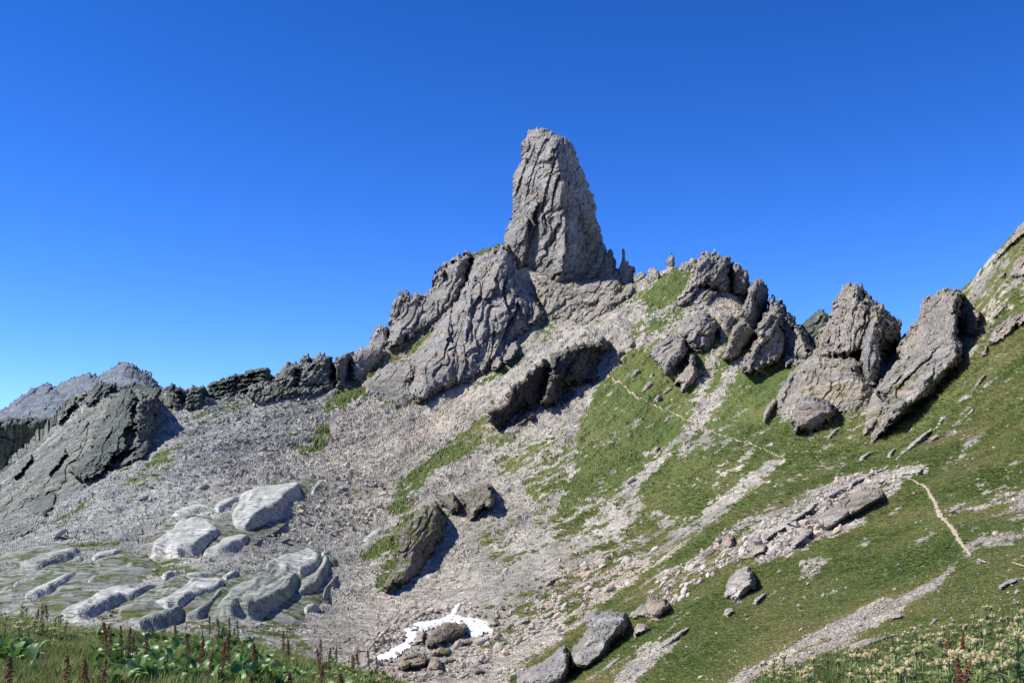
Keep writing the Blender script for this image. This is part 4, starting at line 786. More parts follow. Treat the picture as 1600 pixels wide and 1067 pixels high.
rock('outcrop', 'rounded turf-backed knob with a dark right edge right of the turf-capped fin', 'outcrop', zO([(768,205),(795,172),(840,155),(890,135),(932,117),(962,140),(972,180),(978,262),(940,288),(905,272),(880,300),(850,340),(810,330),(800,260)]), 14, 60, 0.8, 'turfrock', lean=0.7, cell=11, rel=1.1)

M['brownrock'] = rock_mat('brown_boulder', (0.32, 0.27, 0.21), (0.19, 0.16, 0.13), (0.38, 0.28, 0.18), 35, 2.2, 0.44, None, 0.5, 1.0, [(0.3, (0.06, 0.070, 0.020)), (0.6, (0.13, 0.12, 0.045)), (0.8, (0.19, 0.15, 0.07))])
big = [
 ('large brown boulder with a grassy top standing in the snow patch', zN([(484,618),(482,570),(498,530),(530,500),(570,468),(640,420),(720,428),(765,440),(795,442),(810,468),(792,530),(745,552),(715,572),(690,592),(640,595),(590,618),(540,640)]), 4.5, 28, 0.7, 'brownrock'),
 ('rounded boulder leaning on the left of the grassy topped boulder', zN([(378,608),(400,565),(440,512),(480,485),(502,495),(498,540),(490,592),(440,615)]), 2.5, 40, 0.7, 'pale'),
 ('flat pale boulder below the right end of the grassy topped boulder', zN([(690,602),(700,565),(750,545),(810,545),(848,572),(840,595),(790,606),(735,612)]), 2.5, 20, 0.65, 'pale'),
 ('oval grey boulder in front of the grassy topped boulder', zN([(518,655),(545,620),(610,608),(675,618),(688,660),(670,685),(600,692),(545,688)]), 2.5, 15, 0.6, 'lime_r'),
 ('wide flat-topped boulder with a dark front just above the foreground docks', zN([(275,775),(285,705),(325,662),(400,648),(455,655),(520,685),(520,720),(495,775),(440,795),(370,790),(320,808)]), 3.5, 20, 0.62, 'lime_r'),
 ('squat grey boulder right of the wide flat-topped boulder', zN([(488,792),(500,735),(530,695),(580,690),(622,715),(628,770),(600,800),(560,812)]), 3, 60, 0.65, 'lime_r'),
 ('thin flat slab resting behind the squat grey boulder', zN([(595,712),(640,692),(715,692),(722,706),(695,735),(640,752),(610,742)]), 1.6, 15, 0.5, 'lime_r'),
 ('smooth pale boulder at the right tip of the snow patch', zN([(938,470),(945,420),(965,392),(1005,388),(1030,420),(1048,440),(1035,470),(990,482)]), 2.5, 40, 0.65, 'pale'),
 ('flat-lying pale boulder right of the snow patch', zN([(1160,448),(1180,415),(1215,392),(1262,400),(1275,420),(1240,445),(1190,462)]), 2.2, 25, 0.65, 'pale'),
 ('pair of pale blocks on the scree above the snow patch', zN([(1355,175),(1368,135),(1400,112),(1450,90),(1500,82),(1495,100),(1430,140),(1405,180)]), 2.2, 40, 0.65, 'pale'),
 ('dark cleft boulder beside the strip of turf right of the snow', zN([(820,795),(835,770),(880,755),(930,775),(945,800),(900,818),(850,822)]), 2, 25, 0.5, 'grey'),
 ('huge leaning grey boulder in the foreground meadow', zD([(145,1000),(142,920),(160,860),(215,800),(238,760),(242,700),(250,670),(280,642),(330,645),(400,640),(440,650),(478,652),(497,695),(492,740),(470,792),(425,825),(392,860),(384,912),(330,950),(285,985),(235,1000),(190,995)]), 4.5, 62, 0.72, 'grey'),
 ('cube-shaped boulder with a dark right face next to the huge leaning one', zD([(488,690),(505,655),(545,615),(590,590),(600,548),(640,560),(695,565),(725,590),(746,620),(715,660),(690,690),(655,735),(620,722),(580,700),(520,702)]), 3.5, 35, 0.6, 'lime_r'),
 ('pale prop stone wedged under the cube-shaped boulder', zD([(508,795),(520,750),(540,712),(580,715),(625,742),(605,775),(560,790),(530,815)]), 1.8, 60, 0.6, 'pale'),
 ('dark-fronted boulder cut by the bottom edge of the picture left of the huge leaning one', zD([(-170,1100),(-160,1000),(-60,960),(0,930),(55,890),(85,850),(125,845),(148,890),(155,945),(150,1010),(120,1075),(40,1110)]), 4, 32, 0.7, 'grey'),
 ('round-shouldered boulder at the top left of the block pile', zD([(1022,272),(1032,225),(1055,195),(1080,190),(1104,215),(1116,262),(1095,290),(1062,306),(1030,292)]), 2.5, 60, 0.62, 'lime_r'),
 ('big white tilted boulder with grass behind it below the block pile', zD([(1045,565),(1050,515),(1062,470),(1100,418),(1150,385),(1190,378),(1215,420),(1235,470),(1250,520),(1200,545),(1165,585),(1120,612),(1085,608),(1080,585)]), 3, 50, 0.65, 'pale'),
 ('white oblong stone in the grass right of the tilted white boulder', zD([(1208,615),(1215,580),(1250,552),(1292,532),(1300,550),(1270,590),(1235,622)]), 1.6, 42, 0.65, 'pale'),
 ('grey block at the right end of the block pile', zD([(1188,345),(1195,300),(1235,262),(1280,252),(1305,272),(1290,315),(1250,335),(1210,352)]), 2.2, 40, 0.7, 'lime_r'),
 ('yellowish cracked stone under the tilted white boulder', zD([(1035,680),(1040,645),(1070,622),(1100,625),(1125,650),(1100,675),(1065,698)]), 1.2, 30, 0.65, 'pale'),
 ('long grey ledge stone in the near grass below the cube-shaped boulder', zD([(636,878),(670,840),(700,815),(760,780),(800,750),(842,738),(850,752),(810,790),(770,825),(720,865),(680,885)]), 1.3, 38, 0.7, 'pale'),
 ('pale wedge in the grass at the foot of the huge leaning boulder', zD([(350,988),(362,965),(400,935),(440,910),(445,930),(410,960),(380,985)]), 1, 38, 0.7, 'pale'),
 ('oval pale stone between the cube-shaped and tilted boulders', zD([(858,592),(868,572),(895,560),(915,560),(905,578),(880,592)]), .8, 25, 0.7, 'pale'),
 ('long flat grey block on the rib beside the bend of the path', zG([(256,765),(262,738),(300,712),(345,682),(400,650),(460,612),(520,582),(575,572),(630,580),(658,600),(655,640),(615,672),(560,705),(510,735),(450,755),(410,782),(370,818),(325,828),(290,800)]), 6, 33, 0.7, 'lime_r'),
 ('rounded pale stone on the rib above the long flat grey block', zG([(346,545),(370,525),(410,508),(442,512),(430,535),(390,555),(360,562)]), 2, 30, 0.7, 'pale'),
 ('longest pale rock rib running up through the meadow', zG([(690,428),(715,395),(760,355),(810,310),(860,270),(905,240),(920,250),(890,290),(850,330),(800,365),(755,405),(715,432)]), 4, 42, 0.7, 'pale'),
 ('grey oblong boulder lying just below the longest pale rib', zG([(875,348),(885,315),(905,285),(935,270),(972,280),(960,305),(930,325),(900,345)]), 3, 40, 0.65, 'lime_r'),
 ('square-ended block at the top of the longest pale rib', zG([(915,250),(935,215),(960,180),(995,172),(1002,190),(975,215),(955,240),(935,255)]), 3, 45, 0.65, 'pale'),
 ('flat white rock high in the meadow beneath the large grey peak', zG([(1055,98),(1070,70),(1110,55),(1155,58),(1145,80),(1110,98),(1075,106)]), 2.5, 25, 0.65, 'pale'),
 ('long thin pale sliver high in the meadow', zG([(1022,232),(1050,205),(1090,185),(1130,140),(1152,125),(1145,150),(1105,190),(1070,225),(1040,240)]), 2.5, 42, 0.65, 'pale'),
 ('pale pointed stone above the foot of the longest rib', zG([(655,412),(665,378),(700,350),(745,332),(740,352),(700,380),(675,415)]), 2.5, 42, 0.65, 'pale'),
 ('white wedge in the meadow under the tip of the large grey buttress', zG([(500,428),(515,400),(550,378),(598,362),(585,382),(545,408),(520,428)]), 2.5, 35, 0.65, 'pale'),
 ('tall pale sliver left of the path crossing', zG([(372,505),(385,475),(415,450),(448,432),(440,455),(405,485),(385,508)]), 2.5, 50, 0.65, 'pale'),
 ('white leaning stone right of the huge smooth boulder', zG([(320,315),(335,280),(365,248),(405,230),(400,250),(370,285),(345,312)]), 3, 48, 0.65, 'pale'),
 ('tan and white ledge below the first bend of the rib', zG([(170,672),(185,640),(215,628),(228,642),(205,668),(185,682)]), 2, 40, 0.65, 'pale'),
 ('crumbled pale blocks at the left foot of the long flat grey block', zG([(118,915),(135,880),(170,835),(205,798),(250,795),(262,820),(240,855),(205,885),(160,915),(135,930)]), 3, 35, 0.65, 'pale'),
 ('low pale ledges rising left of the long flat grey block', zG([(-40,870),(0,820),(50,780),(110,745),(170,710),(215,680),(262,655),(270,690),(230,725),(170,765),(120,800),(60,840),(0,875)]), 4, 36, 0.65, 'pale'),
 ('upper chain of pale ledges beside the rib path', zG([(310,632),(340,595),(400,570),(450,545),(500,512),(560,490),(620,470),(680,440),(700,450),(650,480),(590,505),(530,540),(470,570),(420,600),(360,640)]), 3, 33, 0.65, 'pale'),
 ('white jumble of stones at the upper bend of the path', zG([(690,500),(740,482),(800,460),(850,455),(880,470),(860,505),(820,520),(770,520),(720,515)]), 2, 25, 0.6, 'pale'),
 ('grey oblong boulder in the grass at the right edge', Z8([(1438,468),(1448,432),(1490,405),(1545,388),(1598,385),(1600,400),(1555,425),(1500,450),(1465,472)]), 1.5, 22, 0.65, 'pale'),
 ('small white boulder above the near stone run', Z8([(788,466),(805,446),(840,440),(855,452),(840,470),(810,472)]), .8, 15, 0.6, 'pale'),
 ('thin white stone in the grass left of the right hand boulder', Z8([(1208,543),(1235,522),(1275,500),(1298,495),(1280,512),(1240,540)]), .8, 25, 0.7, 'pale'),
 ('long low white ledge above the foreground thistles', Z8([(528,845),(545,800),(590,772),(650,750),(710,742),(770,735),(850,715),(905,715),(870,735),(800,752),(730,785),(680,810),(620,842),(570,855)]), 1.6, 20, 0.7, 'pale'),
 ('flat white stone behind the tallest dock spikes', Z8([(1180,688),(1200,665),(1250,658),(1290,662),(1275,682),(1220,692)]), .7, 8, 0.6, 'pale'),
 ('long flat white stone right of the tallest dock spikes', Z8([(1325,685),(1365,665),(1430,648),(1480,645),(1485,665),(1430,675),(1380,690)]), .7, 10, 0.6, 'pale'),
 ('blocky pale stone at the right border of the near stone run', Z8([(800,645),(808,610),(850,598),(895,602),(900,620),(860,640),(825,650)]), 1, 20, 0.6, 'pale'),
 ('white splinter in the grass below the right end of the stone run', Z8([(1018,682),(1045,650),(1080,625),(1100,622),(1085,645),(1050,672)]), .7, 40, 0.7, 'pale'),
 ('white rounded boulder at the bottom end of the near stone run', Z8([(-10,985),(-5,940),(20,925),(50,935),(58,965),(45,985)]), 1, 40, 0.6, 'pale'),
 ('pale flat rocks where the near stone run touches the grass on its left', Z8([(68,868),(90,848),(130,832),(145,845),(120,860),(90,872)]), .8, 25, 0.6, 'pale'),
]
for l, p, T, dip, pk, m in big:
    rock('boulder', l, 'boulder', p, T, dip, pk, m, lean=0.85, rel=0.9, edge=0.75, stretch=1.7, round_=0.7, jag=0.7)

# ------------------------------------------------------------------ snow, paths
M['snow'] = None
s = NT('old_snow'); c = s.mix(s.ss(s.noise(0.55, 6, 0.7), 0.50, 0.72), (0.74, 0.75, 0.76), (0.46, 0.41, 0.35)); s.b.inputs['Roughness'].default_value = 0.7
s.bump(s.noise(0.9, 3), 0.5, 0.25); M['snow'] = s.done(c)
def sheet(name, label, cat, poly, mat, lift, wob=1.5):
    """a thin body lying on the ground inside an outline"""
    P = np.array(poly); q, ok = surf(P[:, 0], P[:, 1]); q = q[ok]
    lo, hi = q[:, :2].min(0) - 3, q[:, :2].max(0) + 3; st = 0.22
    A, B = np.meshgrid(np.arange(lo[0], hi[0], st), np.arange(lo[1], hi[1], st), indexing='ij')
    z = ground_z(A, B); px = 800 + A / B * FPX; py = HOR - z / B * FPX
    wx = fbm2(px / 5, py / 5, 3, 7) * wob; wy = fbm2(px / 5 + 9, py / 5, 3, 8) * wob
    py0 = row_at(px, B); m = inside(poly, px + wx, py0 + wy); d = segdist(poly, px + wx, py0 + wy)
    g = np.stack([A, B, z + lift * np.clip(d / 2.5, 0, 1) ** 0.5 + 0.10 * fbm2(A / 1.5, B / 1.5, 3, 4)], -1)
    co = m[:-1, :-1] & m[1:, :-1] & m[:-1, 1:] & m[1:, 1:]; u = np.zeros_like(m)
    u[:-1, :-1] |= co; u[1:, :-1] |= co; u[:-1, 1:] |= co; u[1:, 1:] |= co
    idx = -np.ones(m.shape, int); idx[u] = np.arange(u.sum()); a, b = np.where(co)
    V = g[u]; org = V.mean(0); Fq = np.stack([idx[a, b], idx[a + 1, b], idx[a + 1, b + 1], idx[a, b + 1]], -1)
    o = link(name, mesh_np(name, V - org, Fq, mat, True)); o.location = org
    return tag(o, label, cat)
sheet('snow_patch', 'bright old snow patch wrapped round the left of the grassy topped boulder', 'snow patch', zN([(325,545),(360,510),(420,470),(520,438),(575,440),(640,400),(700,392),(760,415),(805,425),(800,470),(640,480),(520,520),(450,560),(405,600),(370,605),(392,640),(335,680),(285,712),(205,738),(150,738),(118,712),(180,688),(265,652),(325,615),(352,580)]), M['snow'], 0.34, 1.6)
sheet('snow_patch', 'bright triangular snow patch right of the grassy topped boulder', 'snow patch', zN([(780,430),(820,418),(880,412),(952,418),(962,455),(1000,488),(965,512),(920,525),(868,562),(815,560),(790,520),(800,470)]), M['snow'], 0.34, 1.6)
sheet('snow_patch', 'tiny sliver of snow among stones above the main snow patch', 'snow patch', zN([(665,385),(700,350),(740,320),(758,325),(735,360),(700,385)]), M['snow'], 0.5, 0.7)

s = NT('trodden_earth'); s.bump(s.vor(1.5), 0.5, 0.15)
M['earth'] = s.done(s.mix(s.noise(0.8, 5, 0.7), (0.42, 0.325, 0.225), (0.28, 0.235, 0.165)))
def path(pts):
    P = np.array(pts, float); seg = np.hypot(*(P[1:, :2] - P[:-1, :2]).T); L = np.concatenate([[0], np.cumsum(seg)])
    t = np.arange(0, L[-1], 0.9); x = np.interp(t, L, P[:, 0]); y = np.interp(t, L, P[:, 1]); w = np.interp(t, L, P[:, 2])
    wob = fbm2(t / 9, t * 0, 3, 5); y = y + wob * 1.3; x = x + fbm2(t / 7, t * 0 + 5, 3, 6) * 1.6; w = w * (0.9 + 0.8 * fbm2(t / 5, t * 0 + 3, 3, 9))
    tx, ty = np.gradient(x), np.gradient(y); n = np.hypot(tx, ty) + 1e-6; nx, ny = -ty / n, tx / n
    q, ok = surf(x, y); X, Y = q[:, 0], q[:, 1]
    for _ in range(6):
        X = np.convolve(np.pad(X, 4, mode='edge'), np.ones(9) / 9, 'valid'); Y = np.convolve(np.pad(Y, 4, mode='edge'), np.ones(9) / 9, 'valid')
    gx, gy = np.gradient(X), np.gradient(Y); n = np.hypot(gx, gy) + 1e-6; rows = []
    for k in (-1, -0.5, 0, 0.5, 1):
        hw = 0.5 * w * Y / FPX * 0.85 * k; xx = X - gy / n * hw; yy = Y + gx / n * hw
        rows.append(np.stack([xx, yy, ground_z(xx, yy) + 0.16 + 0.0004 * Y - 0.05 * abs(k)], -1))
    V = np.stack(rows, 1); n_ = len(t); V = V.reshape(-1, 3); a = (np.arange(n_ - 1)[:, None] * 5 + np.arange(4)[None]).ravel()
    Fq = np.stack([a, a + 5, a + 6, a + 1], -1); org = V.mean(0)
    o = link('path', mesh_np('path', V - org, Fq, M['earth'])); o.location = org
    return o
for pts, l in PATHS: tag(path(pts), l, 'path', kind='structure')

# ------------------------------------------------------------------ loose stones
import bmesh
def ico(sub):
    bm = bmesh.new(); bmesh.ops.create_icosphere(bm, subdivisions=sub, radius=1.0)
    V = np.array([v.co[:] for v in bm.verts]); F = np.array([[v.index for v in f.verts] for f in bm.faces]); bm.free(); return V, F
IC = {k: ico(k) for k in (1, 2, 3)}
def stone_geo(sub, seed, sq=(1, 0.75, 0.62), cuts=11):
    r = np.random.default_rng(seed); V, F = IC[sub]; V = V.copy(); rad = np.ones(len(V)) * 1.25
    for _ in range(cuts):
        n = r.normal(size=3); n /= np.linalg.norm(n); d = r.uniform(0.45, 0.88); c = V @ n
        rad = np.where(c > 0.05, np.minimum(rad, d / np.maximum(c, 0.05)), rad)
    V = V * rad[:, None] * np.array(sq) * r.uniform(0.85, 1.15, 3)
    if sub > 1: V += r.normal(size=V.shape) * 0.014
    return V, F

def stone_mat(name, a, b, c):
    s = NT(name); ti = s.at('tint', 'INSTANCER'); oi = s.n('ShaderNodeObjectInfo')
    col = s.mix(ti, a, b); col = s.mix(s.math('MULTIPLY', s.ss(oi.outputs['Random'], 0.72, 0.85), 0.7), col, c)
    col = s.val(col, s.rng(oi.outputs['Random'], 0, 1, 0.62, 1.28)); col = s.val(col, s.rng(s.noise(1.6, 5, 0.7), 0.25, 0.75, 0.72, 1.2))
    s.bump(s.noise(2.2, 5, 0.7), 0.5, 0.35); return s.done(col)
M['stone'] = stone_mat('loose_stone', (0.392, 0.350, 0.285), (0.330, 0.326, 0.287), (0.45, 0.33, 0.24))
M['stone_p'] = stone_mat('pale_loose_stone', (0.45, 0.405, 0.35), (0.42, 0.41, 0.37), (0.44, 0.34, 0.25))
M['stone_d'] = stone_mat('lichened_loose_stone', (0.27, 0.285, 0.26), (0.27, 0.285, 0.26), (0.20, 0.20, 0.19))
var = {}
for mk in ('stone', 'stone_p', 'stone_d'):
    var[mk] = [mesh_np('boulder', *stone_geo(2, 100 + k, cuts=12), M[mk]) for k in range(7)]
small = [mesh_np('stone', *stone_geo(1, 300 + k, cuts=9), M['stone']) for k in range(6)]

def put_stone(px, py, w, mk, label, group, name='boulder', tilt=None):
    q, ok = surf([px], [py]); 
    if not ok[0]: return None
    x, y, z = q[0]; r = 0.5 * w * y / FPX
    o = link(name, var[mk][random.randrange(7)]); o.location = (x, y - 0.2 * r, z + r * 0.30)
    a = random.uniform(0, 6.28)
    o.rotation_euler = (random.uniform(-0.4, 0.4), random.uniform(-0.75, -0.15) if tilt is None else tilt, a * 0.25)
    o.scale = (r * random.uniform(1.0, 1.6), r * random.uniform(0.8, 1.2), r * random.uniform(0.7, 1.1))
    return tag(o, label, 'boulder', group)

random.seed(5)
zones = [
 (zD([(620,510),(700,450),(760,410),(870,380),(950,330),(1020,300),(1110,300),(1120,230),(1180,180),(1260,150),(1330,110),(1413,80),(1413,200),(1330,260),(1290,330),(1190,360),(1100,370),(1000,440),(880,530),(800,600),(745,600),(700,560)]), 75, (7, 22), 'stone_p', 'pale angular block heaped in the long block pile across the near meadow', 'blocks of the long block pile'),
 (zD([(-40,560),(60,440),(200,330),(350,280),(480,330),(560,380),(520,460),(400,560),(280,620),(200,700),(80,780),(-60,830),(-200,860),(-250,700)]), 60, (7, 21), 'stone', 'beige boulder at the foot of the pale scree beside the green meadow edge', 'boulders at the foot of the pale scree'),
 (zN([(60,600),(60,480),(200,440),(350,420),(480,300),(620,250),(720,330),(600,390),(420,480),(330,540),(250,640),(150,700),(60,700)]), 34, (7, 22), 'stone', 'brownish boulder in the stones above the snow patch', 'boulders above the snow patch'),
 (zN([(830,600),(1000,520),(1150,480),(1350,400),(1500,380),(1500,480),(1300,560),(1100,650),(960,760),(900,860),(640,870),(640,770),(700,740),(800,640)]), 40, (8, 27), 'stone', 'grey boulder on the stony ground right of the snow patch', 'boulders right of the snow patch'),
 (zS([(720,420),(780,300),(960,180),(1100,130),(1230,160),(1260,260),(1200,380),(1100,440),(960,530),(820,520),(740,480)]), 36, (7, 17), 'stone', 'dull brown boulder on the scree right of the pale slab field', 'boulders right of the slab field'),
 (zG([(-60,900),(0,820),(100,740),(200,690),(300,620),(420,540),(560,480),(690,450),(880,440),(890,500),(760,540),(640,570),(480,590),(330,680),(260,760),(260,830),(150,930),(60,960)]), 75, (6, 20), 'stone_p', 'pale broken block on the rocky rib that climbs to the bend of the path', 'blocks of the rib by the path')]
nb = 0
for poly, n, (a, b), mk, lab, grp in zones:
    P = np.array(poly); lo, hi = P.min(0), P.max(0); k = 0; tr = 0
    while k < n and tr < n * 40:
        tr += 1; px, py = random.uniform(lo[0], hi[0]), random.uniform(lo[1], hi[1])
        if not inside(poly, np.array([px]), np.array([py]))[0]: continue
        w = a * (b / a) ** (random.random() ** 1.8)
        if put_stone(px, py, w, mk, lab, grp, name='pale_block' if mk == 'stone_p' else 'boulder', tilt=random.uniform(-.9, -.3) if mk == 'stone_p' else None): k += 1; nb += 1
# dark toothed blocks along the left skyline
sk = lambda px: float(np.interp(px, MX, SKYROW))
for k in range(90):
    px = random.choice([random.uniform(262, 560), random.uniform(262, 350)]); 
    put_stone(px, sk(px) + random.uniform(0.5, 20), random.uniform(5, 14), random.choice(['stone_d', 'stone_d', 'stone']), 'dark angular rock along the left skyline ridge', 'dark rocks along the left skyline', name='ridge_rock', tilt=random.uniform(-1.2, 0.4))
zd = zB([(0,560),(100,600),(300,610),(440,570),(500,480),(440,600),(350,700),(250,780),(100,860),(-60,880),(-200,800),(-300,700)])
for k in range(34):
    while True:
        px, py = random.uniform(315, 540), random.uniform(590, 690)
        if inside(zd, np.array([px]), np.array([py]))[0]: break
    put_stone(px, py, random.uniform(5, 11), 'stone_d', 'grey-green lichened boulder on the scree below the dark skyline rocks', 'lichened boulders below the left skyline', name='lichened_boulder')
for px, py, w, mk, l in [(92, 841, 30, 'stone_d', 'dark single boulder on the scree above the smooth green slab'), (226, 782, 18, 'stone_d', 'dark boulder on the scree above the tapering pale slab'), (318, 765, 20, 'stone_d', 'dark brown boulder in the stones above the largest cracked slab'), (448, 848, 26, 'stone_d', 'dark hollowed boulder right of the long low slab'),
                          (412, 704, 14, 'stone', 'lone boulder in the scree left of the small square crag'), (1085, 762, 9, 'stone_p', 'white boulder in the lower green meadow left of the stony rib'), (984, 757, 16, 'stone_p', 'pale boulder at the lower end of the stone chute'), (862, 686, 14, 'stone', 'round pale boulder on the scree under the dark cliff band'),
                          (1021, 862, 16, 'stone_p', 'flat tan boulder in the scree just left of the long meadow strip'), (900, 866, 14, 'stone', 'dark flat boulder on the pale scree right of the snow'), (790, 894, 16, 'stone', 'brown boulder on the scree above and right of the snow patch')]:
    o = put_stone(px, py, w, mk, l, None)

# the countless rest: stones drawn as instances of the small boulder shapes
COARSE = np.ones(GX.shape)
def cz(poly, v): COARSE[inside(poly, GX, GY)] = v
cz([(560,560),(760,520),(1000,440),(1000,500),(900,560),(760,640),(640,730),(560,700)], 0.75)
cz([(480,980),(560,890),(700,900),(760,900),(700,950),(560,1000)], 0.6)
cz([(430,740),(560,700),(640,740),(600,840),(520,860),(440,850)], 1.5)
cz([(560,1000),(640,940),(800,950),(900,850),(1000,850),(1000,900),(850,1010),(780,1067),(560,1067)], 1.9)
cz([(300,600),(540,550),(520,640),(400,720),(280,780),(180,800),(260,680)], 1.45)
cz([(0,860),(200,800),(300,780),(300,840),(120,860),(0,1000)], 1.2)
cz([(1000,925),(1130,815),(1400,720),(1400,770),(1240,860),(1040,950)], 2.1)
cz([(300,600),(560,545),(560,580),(480,600),(300,640)], 2.2)
COARSE = _blur(_blur(COARSE, 4, 0), 6, 1)

s = NT('instanced_grass')
ti = s.at('tint', 'INSTANCER'); oi = s.n('ShaderNodeObjectInfo')
col = s.ramp(ti, [(0.0, (0.120, 0.168, 0.042)), (0.35, (0.205, 0.240, 0.070)), (0.65, (0.33, 0.30, 0.115)), (1.0, (0.48, 0.36, 0.18))])
col = s.val(col, s.rng(oi.outputs['Random'], 0, 1, 0.7, 1.3))
tr_ = s.n('ShaderNodeBsdfTranslucent'); s.l(col, tr_.inputs[0]); mx = s.n('ShaderNodeMixShader'); mx.inputs[0].default_value = 0.3
s.done(col); s.l(s.b.outputs[0], mx.inputs[1]); s.l(tr_.outputs[0], mx.inputs[2]); s.l(mx.outputs[0], s.out.inputs[0]); M['blade'] = s.m

def scatter(name, label, cat, pts, scl, rot, tint, sources):
    """a point set that carries copies of the SOURCES, one picked per point"""
    me = bpy.data.meshes.new(name); me.vertices.add(len(pts)); me.vertices.foreach_set('co', pts.astype(np.float32).ravel())
    attr(me, 'scl', scl.astype(np.float32), 'FLOAT_VECTOR'); attr(me, 'rot', rot.astype(np.float32), 'FLOAT_VECTOR'); attr(me, 'tint', tint)
    attr(me, 'pick', np.random.default_rng(3).integers(0, len(sources), len(pts)), 'INT')
    o = link(name, me); g = bpy.data.node_groups.new(name, 'GeometryNodeTree')
    g.interface.new_socket('Geometry', in_out='INPUT', socket_type='NodeSocketGeometry'); g.interface.new_socket('Geometry', in_out='OUTPUT', socket_type='NodeSocketGeometry')
    N = g.nodes.new; L = g.links.new; gi, go = N('NodeGroupInput'), N('NodeGroupOutput'); ip = N('GeometryNodeInstanceOnPoints'); jn = N('GeometryNodeJoinGeometry')
    for so in reversed(sources):
        ob = N('GeometryNodeObjectInfo'); ob.inputs[0].default_value = so; ob.inputs['As Instance'].default_value = True; L(ob.outputs['Geometry'], jn.inputs[0])
    def na(n_, t):
        x = N('GeometryNodeInputNamedAttribute'); x.data_type = t; x.inputs[0].default_value = n_; return x.outputs[0]
    L(gi.outputs[0], ip.inputs['Points']); L(jn.outputs[0], ip.inputs['Instance']); ip.inputs['Pick Instance'].default_value = True
    L(na('pick', 'INT'), ip.inputs['Instance Index']); L(na('scl', 'FLOAT_VECTOR'), ip.inputs['Scale'])
    er = N('FunctionNodeEulerToRotation'); L(na('rot', 'FLOAT_VECTOR'), er.inputs[0]); L(er.outputs[0], ip.inputs['Rotation'])
    L(ip.outputs[0], go.inputs[0]); md = o.modifiers.new('scatter', 'NODES'); md.node_group = g
    return tag(o, label, cat, None, 'stuff')

# one visible small stone of every shape, on the scree, from which the rest are copied
src = []
for k, me in enumerate(small):
    q, _ = surf([700 + 22 * k], [905 + 5 * k]); o = link('scree_stone', me); o.location = q[0]; sc_ = 0.7; o.scale = (sc_, sc_, sc_)
    tag(o, 'small beige stone lying loose on the scree above the snow patch', 'stone', 'small single stones above the snow patch'); src.append(o)
r = np.random.default_rng(11); n = 190000
px = r.uniform(-30, 1630, n); py = r.uniform(440, 1066, n); q, ok = surf(px, py); cv = surf.cov
dens = np.where(cv < 0.5, 1.0, 0.075) * np.clip(1.25 - 0.45 * (q[:, 1] < 90), 0, 1)
keep = ok & (r.random(n) < dens) & (py > np.interp(px, MX, SKYROW) + 2)
px, py, q, cv = px[keep], py[keep], q[keep], cv[keep]; Y = q[:, 1]
aa = -0.45 * q[:, 0] - 0.89 * Y; bb = 0.89 * q[:, 0] - 0.45 * Y; sp = (1 + 0.75 * fbm2(bb / 12, aa / 110, 3, 88)) * 0.72 * r.random(len(px)) ** -0.40; sp = np.clip(sp, 0.8, 6.5) * _bil(COARSE, px, py) * np.clip(260 / Y, 1, 2.2) * np.where(cv > 0.5, 0.75, 1)
rad = np.clip(sp * 0.62 * Y / FPX, 0.10, 3.2); pts = q + np.stack([r.normal(size=len(px)) * 0, -0.2 * rad, 0.25 * rad], -1)
scl = rad[:, None] * r.uniform(0.75, 1.25, (len(px), 3)); rot = np.stack([r.uniform(-.5, .5, len(px)), r.uniform(-.9, .2, len(px)), r.uniform(0, 6.28, len(px))], -1)
scatter('scree', 'countless loose stones of the grey and beige scree slopes', 'scree', pts, scl, rot, np.clip(_bil(LEFT, px, py) - 0.3 * (cv > .5), 0, 1), src)

# ------------------------------------------------------------------ turf tufts on the near slope
def tuft_geo(nb, h, w, spread, seed, lean=0.45):
    r = np.random.default_rng(seed); V = []; F = []
    for i in range(nb):
        a = r.uniform(0, 6.28); d = r.uniform(0, spread); bx, by = d * math.cos(a), d * math.sin(a); a2 = a + r.uniform(-0.8, 0.8); hh = h * r.uniform(0.55, 1.1); l = lean * hh * r.uniform(0.3, 1.2)
        dx, dy = math.cos(a2), math.sin(a2); sx, sy = -dy * w, dx * w; k = len(V)
        V += [(bx - sx, by - sy, -0.05 * h), (bx + sx, by + sy, -0.05 * h), (bx + dx * l * .35 + sx * .8, by + dy * l * .35 + sy * .8, hh * .6), (bx + dx * l * .35 - sx * .8, by + dy * l * .35 - sy * .8, hh * .6), (bx + dx * l, by + dy * l, hh)]
        F += [(k, k + 1, k + 2), (k, k + 2, k + 3), (k + 3, k + 2, k + 4)]
    return V, F
tsrc = []
for k in range(3):
    o = link('turf_tuft', mesh_np('turf_tuft', *tuft_geo(16, 1.0, 0.07, 0.75, 50 + k), M['blade'])); q, _ = surf([1130 + 70 * k], [985]); o.location = q[0]; o.scale = (.3, .3, .3)
    tag(o, 'tuft of short alpine grass in the near meadow above the stone run', 'grass', None, 'stuff'); tsrc.append(o)
r = np.random.default_rng(12); n = 320000
px = r.uniform(760, 1890, n); py = r.uniform(345, 1100, n) ; q, ok = surf(px, py); cv = surf.cov
keep = ok & (cv > 0.45) & (r.random(n) < smooth(560, 130, q[:, 1]))
for pp, _l in PATHS: keep &= strokew(pp, px, py) > 1.0
px, py, q = px[keep], py[keep], q[keep]; Y = q[:, 1]
hgt = np.clip(2.4 * Y / FPX, 0.10, 0.5) * r.uniform(0.6, 1.3, len(px)); pt = 0.40 + 0.46 * fbm2(q[:, 0] / 14, q[:, 1] / 22, 4, 66) + r.normal(size=len(px)) * 0.10
pt += 0.22 * smooth(0.9, 0.5, _bil(GRS, px, py))
